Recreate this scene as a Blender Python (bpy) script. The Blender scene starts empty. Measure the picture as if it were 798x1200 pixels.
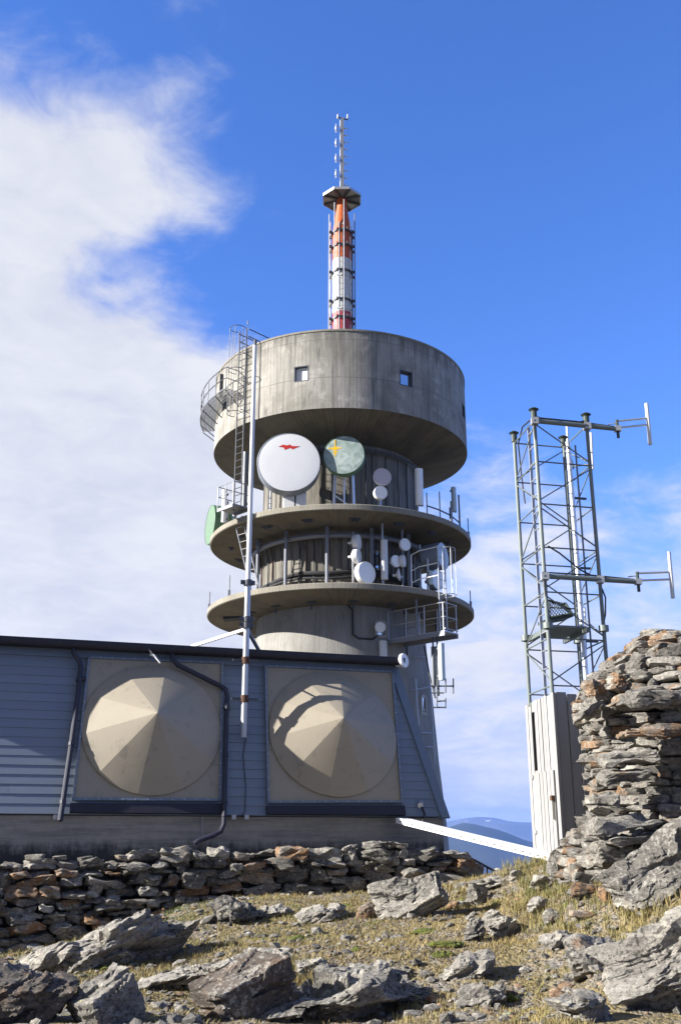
import bpy, math, random
import numpy as np
from mathutils import Vector, Matrix
R = math.radians
random.seed(7)
scene = bpy.context.scene
COL = scene.collection

# ------------------------------------------------------------------ camera model (eye at the origin, Y ahead, Z up)
PITCH = R(18.26)
CP, SP = math.cos(PITCH), math.sin(PITCH)
F = 1167.0
def ray(px, py):
    a, b = (px - 399.0) / F, (600.0 - py) / F
    return Vector((a, CP - b * SP, SP + b * CP))
def at(px, py, Y):
    d = ray(px, py)
    return d * (Y / d.y)
def on_plane(px, py, p0, n):
    d = ray(px, py)
    return d * (p0.dot(n) / d.dot(n))
TX, TY = 0.0, 42.0
def on_cyl(px, py, r):
    d = ray(px, py)
    a = d.x ** 2 + d.y ** 2
    b = -2 * (d.x * TX + d.y * TY)
    c = TX ** 2 + TY ** 2 - r * r
    disc = max(0.0, b * b - 4 * a * c)
    return d * ((-b - math.sqrt(disc)) / (2 * a))
def on_level(px, py, z):
    d = ray(px, py)
    return d * (z / d.z)

# ------------------------------------------------------------------ scene graph helpers
def tag(o, label=None, cat=None, group=None, kind=None):
    if label: o['label'] = label
    if cat: o['category'] = cat
    if group: o['group'] = group
    if kind: o['kind'] = kind
    return o
def thing(name, loc, label, cat, group=None):
    o = bpy.data.objects.new(name, None)
    o.empty_display_size = 0.2
    COL.objects.link(o)
    o.location = loc
    return tag(o, label, cat, group)
def world_loc(o):
    v = Vector(o.location)
    while o.parent:
        o = o.parent
        v += Vector(o.location)
    return v
class MB:
    def __init__(s):
        s.v, s.f, s.uv, s.tint = [], [], {}, []
        s.has_tint = False
    def add(s, vs, fs, uvs=None, tint=None):
        b = len(s.v)
        s.v.extend([tuple(p) for p in vs])
        for i, f in enumerate(fs):
            s.f.append([b + k for k in f])
            if uvs: s.uv[len(s.f) - 1] = uvs[i]
        t = tint if tint else (0.5, 0, 0, 1)
        if tint: s.has_tint = True
        s.tint.extend([t] * len(vs))
        return s
    def box(s, c, sx, sy, sz, ax=None, ay=None, az=None):
        c = Vector(c)
        ax = (ax or Vector((1, 0, 0))).normalized() * sx / 2
        ay = (ay or Vector((0, 1, 0))).normalized() * sy / 2
        az = (az or Vector((0, 0, 1))).normalized() * sz / 2
        vs = [c + ax * i + ay * j + az * k for k in (-1, 1) for j in (-1, 1) for i in (-1, 1)]
        return s.add(vs, [(0, 2, 3, 1), (4, 5, 7, 6), (0, 1, 5, 4), (2, 6, 7, 3), (0, 4, 6, 2), (1, 3, 7, 5)])
    def hexa(s, b4, t4):
        return s.add(list(b4) + list(t4), [(3, 2, 1, 0), (4, 5, 6, 7), (0, 1, 5, 4), (1, 2, 6, 5), (2, 3, 7, 6), (3, 0, 4, 7)])
    def bar(s, p, q, r, n=8, r2=None):
        p, q = Vector(p), Vector(q)
        d = (q - p).normalized()
        h = Vector((0, 0, 1)) if abs(d.z) < 0.95 else Vector((1, 0, 0))
        a = d.cross(h).normalized(); b = d.cross(a)
        r2 = r if r2 is None else r2
        vs = []
        for c, rr in ((p, r), (q, r2)):
            for k in range(n):
                t = 2 * math.pi * k / n
                vs.append(c + (a * math.cos(t) + b * math.sin(t)) * rr)
        fs = [(k, (k + 1) % n, n + (k + 1) % n, n + k) for k in range(n)]
        fs += [tuple(range(n - 1, -1, -1)), tuple(range(n, 2 * n))]
        return s.add(vs, fs)
    def flat(s, p, q, w, h, up=Vector((0, 0, 1))):
        p, q = Vector(p), Vector(q)
        d = q - p
        side = d.cross(up)
        if side.length < 1e-5: side = d.cross(Vector((1, 0, 0)))
        side.normalize()
        u2 = side.cross(d).normalized()
        return s.box((p + q) / 2, d.length, w, h, d, side, u2)
    def tube(s, pts, r, n=8, closed=False):
        pts = [Vector(p) for p in pts]
        m = len(pts)
        vs, fs = [], []
        pa = None
        for i, p in enumerate(pts):
            if closed: d = pts[(i + 1) % m] - pts[i - 1]
            else: d = pts[min(i + 1, m - 1)] - pts[max(i - 1, 0)]
            d.normalize()
            if pa is None:
                h = Vector((0, 0, 1)) if abs(d.z) < 0.9 else Vector((1, 0, 0))
                a = d.cross(h).normalized()
            else:
                a = (pa - d * pa.dot(d)).normalized()
            pa = a
            b = d.cross(a)
            for k in range(n):
                t = 2 * math.pi * k / n
                vs.append(p + (a * math.cos(t) + b * math.sin(t)) * r)
        rng = m if closed else m - 1
        for i in range(rng):
            j = (i + 1) % m
            for k in range(n):
                k2 = (k + 1) % n
                fs.append((i * n + k, j * n + k, j * n + k2, i * n + k2))
        if not closed:
            fs.append(tuple(range(n))); fs.append(tuple(range(m * n - 1, (m - 1) * n - 1, -1)))
        return s.add(vs, fs)
    def lathe(s, prof, n=96, c=(0, 0), a0=0.0, a1=2 * math.pi):
        """profile of (r, z); UV in metres: arc length by profile length"""
        full = abs(a1 - a0 - 2 * math.pi) < 1e-6
        m = n if full else n + 1
        vs = []
        for r, z in prof:
            for k in range(m):
                t = a0 + (a1 - a0) * k / n
                vs.append((c[0] + r * math.cos(t), c[1] + r * math.sin(t), z))
        L = [0.0]
        for i in range(1, len(prof)):
            L.append(L[-1] + math.dist(prof[i], prof[i - 1]))
        rm = max(p[0] for p in prof)
        fs, uvs = [], []
        for i in range(len(prof) - 1):
            for k in range(n):
                k2 = (k + 1) % m
                ua, ub = (a0 + (a1 - a0) * k / n) * rm, (a0 + (a1 - a0) * (k + 1) / n) * rm
                fs.append((i * m + k, i * m + k2, (i + 1) * m + k2, (i + 1) * m + k))
                uvs.append([(ua, L[i]), (ub, L[i]), (ub, L[i + 1]), (ua, L[i + 1])])
        return s.add(vs, fs, uvs)
    def build(s, name, mat, parent=None, origin=None, smooth=True, ang=35):
        if parent is not None: org = world_loc(parent)
        elif origin is not None: org = Vector(origin)
        else:
            a = np.array(s.v)
            org = Vector(((a[:, 0].min() + a[:, 0].max()) / 2, (a[:, 1].min() + a[:, 1].max()) / 2, a[:, 2].min()))
        me = bpy.data.meshes.new(name)
        me.from_pydata([(x - org.x, y - org.y, z - org.z) for x, y, z in s.v], [], s.f)
        if s.uv:
            ul = me.uv_layers.new(name='UVMap')
            for pi, p in enumerate(me.polygons):
                u = s.uv.get(pi)
                if u:
                    for li, c in zip(p.loop_indices, u): ul.data[li].uv = c
        if s.has_tint:
            ca = me.color_attributes.new('tint', 'FLOAT_COLOR', 'POINT')
            ca.data.foreach_set('color', np.array(s.tint, dtype=np.float32).ravel())
        me.materials.append(mat)
        if smooth:
            me.shade_smooth(); me.set_sharp_from_angle(angle=R(ang))
        me.update()
        o = bpy.data.objects.new(name, me)
        COL.objects.link(o)
        if parent is not None: o.parent = parent
        else: o.location = org
        return o
def frame(axis):
    a = Vector(axis).normalized()
    r = Vector((0, 0, 1)).cross(a).normalized()
    u = a.cross(r)
    return a, r, u
def radial(p):
    d = Vector((p[0] - TX, p[1] - TY, 0))
    return d.normalized()

# ------------------------------------------------------------------ noise
def _hash(ix, iy, iz, seed):
    h = (ix * 374761393 + iy * 668265263 + iz * 2147483647 + seed * 1274126177) & 0xFFFFFFFF
    h = ((h ^ (h >> 13)) * 1274126177) & 0xFFFFFFFF
    h = ((h ^ (h >> 16)) * 2246822519) & 0xFFFFFFFF
    return ((h ^ (h >> 15)) & 0xFFFFFF) / float(0xFFFFFF)
def vnoise(P, seed=0):
    P = np.asarray(P, dtype=np.float64)
    I = np.floor(P).astype(np.int64); f = P - I
    f = f * f * (3 - 2 * f)
    out = 0
    for dx in (0, 1):
        for dy in (0, 1):
            for dz in (0, 1):
                w = (f[:, 0] if dx else 1 - f[:, 0]) * (f[:, 1] if dy else 1 - f[:, 1]) * (f[:, 2] if dz else 1 - f[:, 2])
                out = out + w * _hash(I[:, 0] + dx, I[:, 1] + dy, I[:, 2] + dz, seed)
    return out * 2 - 1
def fbm(P, oct=4, seed=0):
    P = np.asarray(P, dtype=np.float64)
    a, s, tot = 1.0, 0, 0
    for o in range(oct):
        s = s + a * vnoise(P * (2.03 ** o) + 17.3 * o, seed + o); tot += a; a *= 0.5
    return s / tot

# ------------------------------------------------------------------ materials
def new_mat(name):
    m = bpy.data.materials.new(name); m.use_nodes = True
    nt = m.node_tree
    return m, nt, nt.nodes['Principled BSDF']
def N(nt, t, **kw):
    n = nt.nodes.new(t)
    for k, v in kw.items():
        if k in n.inputs: n.inputs[k].default_value = v
        else: setattr(n, k, v)
    return n
def L(nt, a, b): nt.links.new(a, b)
def coords(nt, kind='Object', scale=(1, 1, 1), rot=(0, 0, 0)):
    if kind == 'World': src = N(nt, 'ShaderNodeNewGeometry').outputs['Position']
    else: src = N(nt, 'ShaderNodeTexCoord').outputs[kind]
    mp = N(nt, 'ShaderNodeMapping'); mp.inputs['Scale'].default_value = scale; mp.inputs['Rotation'].default_value = rot
    L(nt, src, mp.inputs['Vector'])
    return mp.outputs['Vector']
def noise(nt, vec, scale, detail=5, rough=0.6, dist=0.0):
    n = N(nt, 'ShaderNodeTexNoise'); n.inputs['Scale'].default_value = scale
    n.inputs['Detail'].default_value = detail; n.inputs['Roughness'].default_value = rough; n.inputs['Distortion'].default_value = dist
    L(nt, vec, n.inputs['Vector'])
    return n.outputs['Fac']
def ramp(nt, fac, stops, interp='LINEAR'):
    r = N(nt, 'ShaderNodeValToRGB'); r.color_ramp.interpolation = interp
    el = r.color_ramp.elements
    while len(el) < len(stops): el.new(0.5)
    for e, (p, c) in zip(el, stops):
        e.position = p
        if isinstance(c, (int, float)): c = (c, c, c)
        e.color = (c[0], c[1], c[2], 1)
    L(nt, fac, r.inputs['Fac'])
    return r.outputs['Color']
def mix(nt, fac, a, b, mode='MIX'):
    m = N(nt, 'ShaderNodeMix', data_type='RGBA', blend_type=mode)
    if isinstance(fac, (int, float)): m.inputs[0].default_value = fac
    else: L(nt, fac, m.inputs[0])
    for sock, val in ((m.inputs[6], a), (m.inputs[7], b)):
        if isinstance(val, (tuple, list)): sock.default_value = (val[0], val[1], val[2], 1)
        elif isinstance(val, (int, float)): sock.default_value = (val, val, val, 1)
        else: L(nt, val, sock)
    return m.outputs[2]
def math_(nt, op, a, b=None, clamp=False):
    m = N(nt, 'ShaderNodeMath', operation=op); m.use_clamp = clamp
    for i, x in enumerate((a, b)):
        if x is None: continue
        if isinstance(x, (int, float)): m.inputs[i].default_value = x
        else: L(nt, x, m.inputs[i])
    return m.outputs[0]
def bump(nt, bs, h, strength=0.3, dist=0.02):
    b = N(nt, 'ShaderNodeBump'); b.inputs['Strength'].default_value = strength; b.inputs['Distance'].default_value = dist
    L(nt, h, b.inputs['Height']); L(nt, b.outputs['Normal'], bs.inputs['Normal'])
def sep(nt, v):
    s = N(nt, 'ShaderNodeSeparateXYZ'); L(nt, v, s.inputs[0]); return s.outputs
def paint(name, col, rough=0.5, metal=0.0, var=0.12, dirt=0.25, dirtcol=(0.12, 0.11, 0.10), scale=6.0):
    m, nt, bs = new_mat(name)
    v = coords(nt, 'World')
    n1 = noise(nt, v, scale, 6)
    n2 = noise(nt, coords(nt, 'World', (4, 4, 0.7)), scale * 0.8, 6, 0.7)
    a = tuple(c * (1 - var) for c in col); b = tuple(min(1, c * (1 + var)) for c in col)
    c = mix(nt, n1, a, b)
    c = mix(nt, math_(nt, 'MULTIPLY', ramp(nt, n2, [(0.55, 0), (0.8, 1)]), dirt), c, dirtcol)
    L(nt, c, bs.inputs['Base Color'])
    r = ramp(nt, n1, [(0.3, max(0, rough - 0.1)), (0.7, min(1, rough + 0.1))])
    L(nt, r, bs.inputs['Roughness']); bs.inputs['Metallic'].default_value = metal
    return m
def concrete(name, base=(0.36, 0.34, 0.29), dark=(0.10, 0.095, 0.085), board=0.16, lift=1.7, stain=1.0, top=0.0, warm=0.0):
    """board-marked weathered concrete; UV is in metres"""
    m, nt, bs = new_mat(name)
    uv = N(nt, 'ShaderNodeTexCoord').outputs['UV']
    s = sep(nt, uv)
    U, V = s[0], s[1]
    bu = math_(nt, 'DIVIDE', U, board)
    wn = N(nt, 'ShaderNodeTexWhiteNoise', noise_dimensions='1D'); L(nt, math_(nt, 'FLOOR', bu), wn.inputs['W'])
    fr = math_(nt, 'FRACT', bu)
    line = math_(nt, 'LESS_THAN', math_(nt, 'ABSOLUTE', math_(nt, 'SUBTRACT', fr, 0.5)), 0.06)
    mp = N(nt, 'ShaderNodeMapping'); mp.inputs['Scale'].default_value = (5.0, 0.22, 1); L(nt, uv, mp.inputs['Vector'])
    streak = noise(nt, mp.outputs[0], 1.0, 7, 0.65)
    mp2 = N(nt, 'ShaderNodeMapping'); mp2.inputs['Scale'].default_value = (0.55, 0.35, 1); L(nt, uv, mp2.inputs['Vector'])
    blot = noise(nt, mp2.outputs[0], 1.0, 6, 0.65, 0.6)
    fine = noise(nt, uv, 9.0, 6, 0.7)
    mp3 = N(nt, 'ShaderNodeMapping'); mp3.inputs['Scale'].default_value = (1.6, 0.30, 1); mp3.inputs['Location'].default_value = (7, 3, 0); L(nt, uv, mp3.inputs['Vector'])
    run = noise(nt, mp3.outputs[0], 1.0, 7, 0.7)
    b2 = tuple(c * 1.25 for c in base); b0 = tuple(c * 0.72 for c in base)
    c = mix(nt, fine, b0, b2)
    c = mix(nt, math_(nt, 'MULTIPLY', wn.outputs['Value'], 0.22), c, tuple(x * 0.55 for x in base))
    c = mix(nt, math_(nt, 'MULTIPLY', ramp(nt, streak, [(0.48, 0), (0.72, 1)]), 0.6 * stain), c, dark)
    c = mix(nt, math_(nt, 'MULTIPLY', ramp(nt, blot, [(0.45, 0), (0.72, 1)]), 0.7 * stain), c, (base[0] * 0.42, base[1] * 0.41, base[2] * 0.38))
    c = mix(nt, math_(nt, 'MULTIPLY', ramp(nt, run, [(0.60, 0), (0.70, 1)]), 0.75 * stain), c, dark)
    c = mix(nt, math_(nt, 'MULTIPLY', ramp(nt, run, [(0.24, 1), (0.36, 0)]), 0.4), c, (0.52, 0.50, 0.45))
    if top:
        mpt = N(nt, 'ShaderNodeMapping'); mpt.inputs['Scale'].default_value = (2.6, 0.25, 1); mpt.inputs['Location'].default_value = (3, 9, 0); L(nt, uv, mpt.inputs['Vector'])
        drip = noise(nt, mpt.outputs[0], 1.0, 8, 0.7)
        tm = math_(nt, 'ADD', math_(nt, 'MULTIPLY', math_(nt, 'SUBTRACT', V, top - 1.5), 0.22), drip)
        c = mix(nt, math_(nt, 'MULTIPLY', ramp(nt, tm, [(0.72, 0), (0.88, 1)]), 0.8), c, dark)
        mpw = N(nt, 'ShaderNodeMapping'); mpw.inputs['Scale'].default_value = (1.1, 0.9, 1); mpw.inputs['Location'].default_value = (1, 4, 0); L(nt, uv, mpw.inputs['Vector'])
        pale = noise(nt, mpw.outputs[0], 1.0, 8, 0.72)
        c = mix(nt, math_(nt, 'MULTIPLY', ramp(nt, pale, [(0.54, 0), (0.68, 1)]), 0.55), c, (0.55, 0.53, 0.48))
    if warm:
        c = mix(nt, math_(nt, 'MULTIPLY', ramp(nt, blot, [(0.35, 1), (0.6, 0)]), warm), c, (0.30, 0.22, 0.12))
    c = mix(nt, math_(nt, 'MULTIPLY', line, 0.35), c, dark)
    if lift:
        fv = math_(nt, 'FRACT', math_(nt, 'DIVIDE', math_(nt, 'ADD', V, math_(nt, 'MULTIPLY', fine, 0.02)), lift))
        jl = math_(nt, 'LESS_THAN', fv, 0.016)
        c = mix(nt, math_(nt, 'MULTIPLY', jl, 0.6), c, dark)
    L(nt, c, bs.inputs['Base Color'])
    bs.inputs['Roughness'].default_value = 0.9
    h = math_(nt, 'ADD', math_(nt, 'MULTIPLY', fine, 0.6), math_(nt, 'ADD', math_(nt, 'MULTIPLY', wn.outputs['Value'], 0.5), math_(nt, 'MULTIPLY', line, -0.8)))
    bump(nt, bs, h, 0.5, 0.02)
    return m
def rock_mat(name, lichen=1.0, tone=1.0, fol=(1.2, 1.2, 9), rot=(0, R(-25), 0)):
    m, nt, bs = new_mat(name)
    v = coords(nt, 'World')
    fv = coords(nt, 'World', fol, rot)
    at_ = N(nt, 'ShaderNodeAttribute', attribute_name='tint')
    t = sep(nt, at_.outputs['Vector'])
    n1 = noise(nt, v, 2.6, 8, 0.65)
    n2 = noise(nt, fv, 2.0, 8, 0.7, 0.4)
    k = tone
    c = ramp(nt, n1, [(0.25, (0.115 * k, 0.115 * k, 0.115 * k)), (0.5, (0.215 * k, 0.21 * k, 0.20 * k)), (0.75, (0.33 * k, 0.325 * k, 0.31 * k))])
    c = mix(nt, math_(nt, 'MULTIPLY', ramp(nt, n2, [(0.42, 1), (0.58, 0)]), 0.55), c, (0.085, 0.08, 0.078))
    c = mix(nt, math_(nt, 'MULTIPLY', ramp(nt, n2, [(0.58, 0), (0.72, 1)]), 0.5), c, (0.40, 0.385, 0.355))
    g = mix(nt, t[0], (0.60, 0.57, 0.52), (1.32, 1.26, 1.15))
    c = mix(nt, 1.0, c, g, 'MULTIPLY')
    no = noise(nt, v, 5.0, 5, 0.6)
    org = mix(nt, n1, (0.11, 0.058, 0.028), (0.34, 0.19, 0.085))
    fo = math_(nt, 'MULTIPLY', ramp(nt, math_(nt, 'ADD', no, math_(nt, 'MULTIPLY', t[1], 0.32)), [(0.64, 0), (0.84, 1)]), 1.0)
    c = mix(nt, fo, c, org)
    c = mix(nt, t[2], c, (0.075, 0.05, 0.036))
    l1 = noise(nt, v, 20, 7, 0.7); l2 = noise(nt, v, 26.0, 6, 0.68, 0.4); l3 = noise(nt, v, 6.5, 5, 0.6)
    pt = noise(nt, v, 1.7, 4, 0.55)      # lichen grows in colonies
    l1 = math_(nt, 'ADD', l1, math_(nt, 'MULTIPLY', math_(nt, 'SUBTRACT', pt, 0.5), 0.45))
    l2 = math_(nt, 'ADD', l2, math_(nt, 'MULTIPLY', math_(nt, 'SUBTRACT', 0.5, pt), 0.5))
    c = mix(nt, math_(nt, 'MULTIPLY', ramp(nt, l1, [(0.54, 0), (0.64, 1)]), 0.75 * lichen), c, (0.42, 0.405, 0.36))
    c = mix(nt, math_(nt, 'MULTIPLY', ramp(nt, l2, [(0.545, 0), (0.62, 1)]), 0.85 * lichen), c, (0.03, 0.03, 0.028))
    c = mix(nt, math_(nt, 'MULTIPLY', ramp(nt, l3, [(0.68, 0), (0.71, 1)]), 0.7 * lichen), c, (0.42, 0.41, 0.22))
    L(nt, c, bs.inputs['Base Color'])
    bs.inputs['Roughness'].default_value = 0.88
    fine = noise(nt, v, 38, 8, 0.75)
    h = math_(nt, 'ADD', math_(nt, 'MULTIPLY', fine, 0.5), math_(nt, 'ADD', n2, math_(nt, 'MULTIPLY', n1, 0.5)))
    bump(nt, bs, h, 0.9, 0.045)
    return m
def glass_mat():
    m, nt, bs = new_mat('window glass')
    v = coords(nt, 'World')
    L(nt, ramp(nt, noise(nt, v, 3), [(0.3, (0.40, 0.44, 0.48)), (0.7, (0.50, 0.54, 0.58))]), bs.inputs['Base Color']); bs.inputs['Metallic'].default_value = 0.85
    bs.inputs['Roughness'].default_value = 0.04; bs.inputs['Specular IOR Level'].default_value = 1.0
    bs.inputs['Coat Weight'].default_value = 1.0; bs.inputs['Coat Roughness'].default_value = 0.03
    return m
M = dict(
    conc=concrete('board-marked concrete', base=(0.335, 0.322, 0.29), stain=1.4, top=3.77),
    darkconc=concrete('soot dark concrete', base=(0.22, 0.205, 0.175), dark=(0.05, 0.045, 0.04), stain=1.3, lift=0),
    shaft=concrete('shaft concrete', base=(0.295, 0.287, 0.265), stain=0.8, board=0.13, lift=0),
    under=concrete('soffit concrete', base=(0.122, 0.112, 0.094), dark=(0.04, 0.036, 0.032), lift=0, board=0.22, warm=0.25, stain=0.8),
    rim=concrete('deck edge concrete', base=(0.27, 0.25, 0.205), lift=0, stain=0.6),
    galv=paint('galvanised steel', (0.42, 0.43, 0.45), 0.45, 0.55),
    dark_steel=paint('dark weathered steel', (0.075, 0.08, 0.095), 0.55, 0.3),
    grey_steel=paint('grey painted steel', (0.20, 0.21, 0.24), 0.5, 0.2),
    black=paint('black cable rubber', (0.02, 0.02, 0.022), 0.6, 0.0, dirtcol=(0.08, 0.08, 0.08)),
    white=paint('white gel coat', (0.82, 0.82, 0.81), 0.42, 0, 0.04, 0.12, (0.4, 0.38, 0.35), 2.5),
    offwhite=paint('aged white plastic', (0.62, 0.62, 0.62), 0.45, 0, 0.08, 0.35, (0.3, 0.29, 0.27)),
    paleblue=paint('pale blue grey plastic', (0.42, 0.50, 0.53), 0.4, 0, 0.06, 0.2),
    pink=paint('faded lilac radome', (0.52, 0.46, 0.50), 0.5, 0, 0.06, 0.2),
    greyshroud=paint('slate grey shroud', (0.17, 0.19, 0.22), 0.5, 0, 0.08, 0.2),
    green=paint('sea green shroud', (0.10, 0.20, 0.115), 0.5, 0, 0.15, 0.3, (0.05, 0.07, 0.05)),
    palegreen=paint('pale green gel coat', (0.13, 0.21, 0.13), 0.45, 0, 0.12, 0.2),
    red=paint('red emblem paint', (0.62, 0.035, 0.022), 0.5, 0, 0.05, 0.0),
    yellow=paint('yellow emblem paint', (0.75, 0.44, 0.01), 0.5, 0, 0.05, 0.0),
    mast_orange=paint('orange mast paint', (0.46, 0.085, 0.014), 0.55, 0, 0.2, 0.45, (0.25, 0.08, 0.04), 3),
    mast_white=paint('white mast paint', (0.55, 0.55, 0.54), 0.55, 0, 0.1, 0.45, (0.25, 0.22, 0.2), 3),
    mast_red=paint('faded red mast paint', (0.42, 0.055, 0.055), 0.55, 0, 0.2, 0.45, (0.2, 0.1, 0.1), 3),
    navy=paint('navy plastic', (0.012, 0.012, 0.024), 0.6, 0, 0.15, 0.25, (0.045, 0.045, 0.055)),
    pipe=paint('dark blue downpipe', (0.018, 0.019, 0.036), 0.5, 0, 0.15, 0.3, (0.05, 0.05, 0.065)),
    trim=paint('grey blue trim', (0.135, 0.175, 0.235), 0.6, 0, 0.08, 0.2),
    wframe=paint('weathered window frame', (0.36, 0.34, 0.30), 0.7),
    rust=paint('rusty iron', (0.085, 0.042, 0.025), 0.85, 0.2, 0.3, 0.4),
    mastgreen=paint('green grey mast paint', (0.15, 0.175, 0.165), 0.5, 0.2, 0.12, 0.3, (0.2, 0.2, 0.18)),
    mesh_green=paint('dark green plastic', (0.03, 0.045, 0.035), 0.6),
    alu=paint('aluminium', (0.66, 0.67, 0.69), 0.35, 0.7, 0.06, 0.15),
    glass=glass_mat(),
    rock=rock_mat('lichen covered gneiss', 1.0, 1.1),
    stone=rock_mat('weathered wall stone', 0.85, 1.02, (1.5, 1.5, 8), (0, R(-4), 0)),
)
def mottled_dish():
    m, nt, bs = new_mat('mottled grey green radome')
    v = coords(nt, 'World')
    n = noise(nt, v, 3.2, 4, 0.55, 0.8)
    L(nt, ramp(nt, n, [(0.38, (0.20, 0.27, 0.245)), (0.5, (0.27, 0.335, 0.31)), (0.62, (0.37, 0.43, 0.41))]), bs.inputs['Base Color'])
    bs.inputs['Roughness'].default_value = 0.55
    return m
M['mottled'] = mottled_dish()
def siding_mat():
    m, nt, bs = new_mat('blue grey painted boards')
    v = coords(nt, 'World', (0.6, 0.6, 14))
    n = noise(nt, v, 2.2, 7, 0.7)
    n2 = noise(nt, coords(nt, 'World'), 1.3, 5)
    isl = N(nt, 'ShaderNodeNewGeometry').outputs['Random Per Island']
    c = mix(nt, n, (0.135, 0.17, 0.225), (0.19, 0.23, 0.295))
    c = mix(nt, math_(nt, 'MULTIPLY', isl, 0.3), c, (0.115, 0.15, 0.205))
    c = mix(nt, math_(nt, 'MULTIPLY', ramp(nt, n2, [(0.5, 0), (0.8, 1)]), 0.35), c, (0.20, 0.225, 0.25))
    L(nt, c, bs.inputs['Base Color']); bs.inputs['Roughness'].default_value = 0.62
    bump(nt, bs, n, 0.25, 0.006)
    return m
M['siding'] = siding_mat()
def radome_mat():
    m, nt, bs = new_mat('beige gel coat')
    v = coords(nt, 'World')
    n = noise(nt, v, 1.6, 6); s = noise(nt, v, 5.0, 7, 0.75, 0.5); d = noise(nt, coords(nt, 'World', (3, 3, 0.8)), 2.2, 6, 0.7)
    c = mix(nt, n, (0.27, 0.235, 0.178), (0.32, 0.28, 0.215))
    c = mix(nt, math_(nt, 'MULTIPLY', ramp(nt, s, [(0.56, 0), (0.68, 1)]), 0.6), c, (0.14, 0.135, 0.105))
    c = mix(nt, math_(nt, 'MULTIPLY', ramp(nt, d, [(0.58, 0), (0.8, 1)]), 0.35), c, (0.23, 0.21, 0.17))
    L(nt, c, bs.inputs['Base Color']); bs.inputs['Roughness'].default_value = 0.6
    bump(nt, bs, s, 0.12, 0.01)
    return m
M['radome'] = radome_mat()
def plinth_mat():
    m, nt, bs = new_mat('stained plinth concrete')
    v = coords(nt, 'World')
    z = sep(nt, v)[2]
    h = noise(nt, coords(nt, 'World', (0.5, 0.5, 7)), 2.0, 6, 0.7)
    d = noise(nt, coords(nt, 'World', (4, 4, 0.8)), 1.6, 7, 0.7)
    f = noise(nt, v, 9, 6, 0.7)
    c = mix(nt, f, (0.19, 0.18, 0.162), (0.35, 0.33, 0.295))
    c = mix(nt, math_(nt, 'MULTIPLY', ramp(nt, h, [(0.45, 0), (0.7, 1)]), 0.6), c, (0.085, 0.085, 0.085))
    c = mix(nt, math_(nt, 'MULTIPLY', ramp(nt, h, [(0.25, 1), (0.38, 0)]), 0.5), c, (0.40, 0.39, 0.37))
    # tar-black damp band left by the old ground line, with a ragged upper edge
    low = math_(nt, 'ADD', math_(nt, 'MULTIPLY', z, -1.9), math_(nt, 'ADD', math_(nt, 'MULTIPLY', d, 0.9), math_(nt, 'MULTIPLY', math_(nt, 'SUBTRACT', f, 0.5), 0.7)))
    c = mix(nt, ramp(nt, low, [(0.42, 0), (0.80, 0.93)]), c, (0.028, 0.027, 0.026))
    L(nt, c, bs.inputs['Base Color']); bs.inputs['Roughness'].default_value = 0.9
    bump(nt, bs, f, 0.5, 0.02)
    return m
M['plinth'] = plinth_mat()
def wood_mat():
    m, nt, bs = new_mat('silvered timber boards')
    isl = N(nt, 'ShaderNodeNewGeometry').outputs['Random Per Island']
    g = noise(nt, coords(nt, 'World', (22, 22, 0.8)), 1.5, 7, 0.7, 0.3)
    k = noise(nt, coords(nt, 'World', (3, 3, 1.2)), 3.0, 3)
    c = mix(nt, g, (0.22, 0.218, 0.213), (0.43, 0.425, 0.41))
    c = mix(nt, math_(nt, 'MULTIPLY', isl, 0.6), c, (0.20, 0.195, 0.195))
    c = mix(nt, math_(nt, 'MULTIPLY', ramp(nt, k, [(0.68, 0), (0.76, 1)]), 0.6), c, (0.19, 0.17, 0.16))
    L(nt, c, bs.inputs['Base Color']); bs.inputs['Roughness'].default_value = 0.85
    bump(nt, bs, g, 0.4, 0.006)
    return m
M['wood'] = wood_mat()
# ================================================================== TOWER
def lathe_axis(mb, prof, c, axis, n=40):
    a, r, u = frame(axis)
    c = Vector(c)
    vs, fs = [], []
    for rr, h in prof:
        for k in range(n):
            t = 2 * math.pi * k / n
            vs.append(c + a * h + (r * math.cos(t) + u * math.sin(t)) * rr)
    for i in range(len(prof) - 1):
        for k in range(n):
            k2 = (k + 1) % n
            fs.append((i * n + k, i * n + k2, (i + 1) * n + k2, (i + 1) * n + k))
    return mb.add(vs, fs)
Z_LOW, Z_UP = 9.21, 12.33           # gallery deck tops
Z_DB, Z_DT = 16.35, 19.77           # drum bottom / top
RD = 5.68
tower = thing('communications_tower', (0, 42, -2.2), 'round concrete communications tower with a wide drum on top and two ring galleries', 'tower')
sh = MB().lathe([(4.45, -2.2), (4.22, 1.0), (4.02, 3.0), (3.84, 5.5), (3.64, 7.6), (3.56, 9.0)], 96, (TX, TY)).build('shaft', M['shaft'], tower)
MB().lathe([(3.40, 9.15), (3.40, 12.05)], 96, (TX, TY)).build('shaft', M['darkconc'], tower)
MB().lathe([(3.40, 12.3), (3.40, 15.8)], 96, (TX, TY)).build('shaft', M['darkconc'], tower)
for zt, zb in ((Z_UP, 12.08), (Z_LOW, 8.96)):
    dk = MB().lathe([(5.64, zb), (5.68, zb + 0.03), (5.68, zt - 0.03), (5.65, zt), (3.41, zt + 0.02)], 128, (TX, TY)).build('gallery_deck', M['rim'], tower)
    MB().lathe([(3.41, zb - 0.16), (5.64, zb)], 128, (TX, TY)).build('soffit', M['under'], dk)
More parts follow.
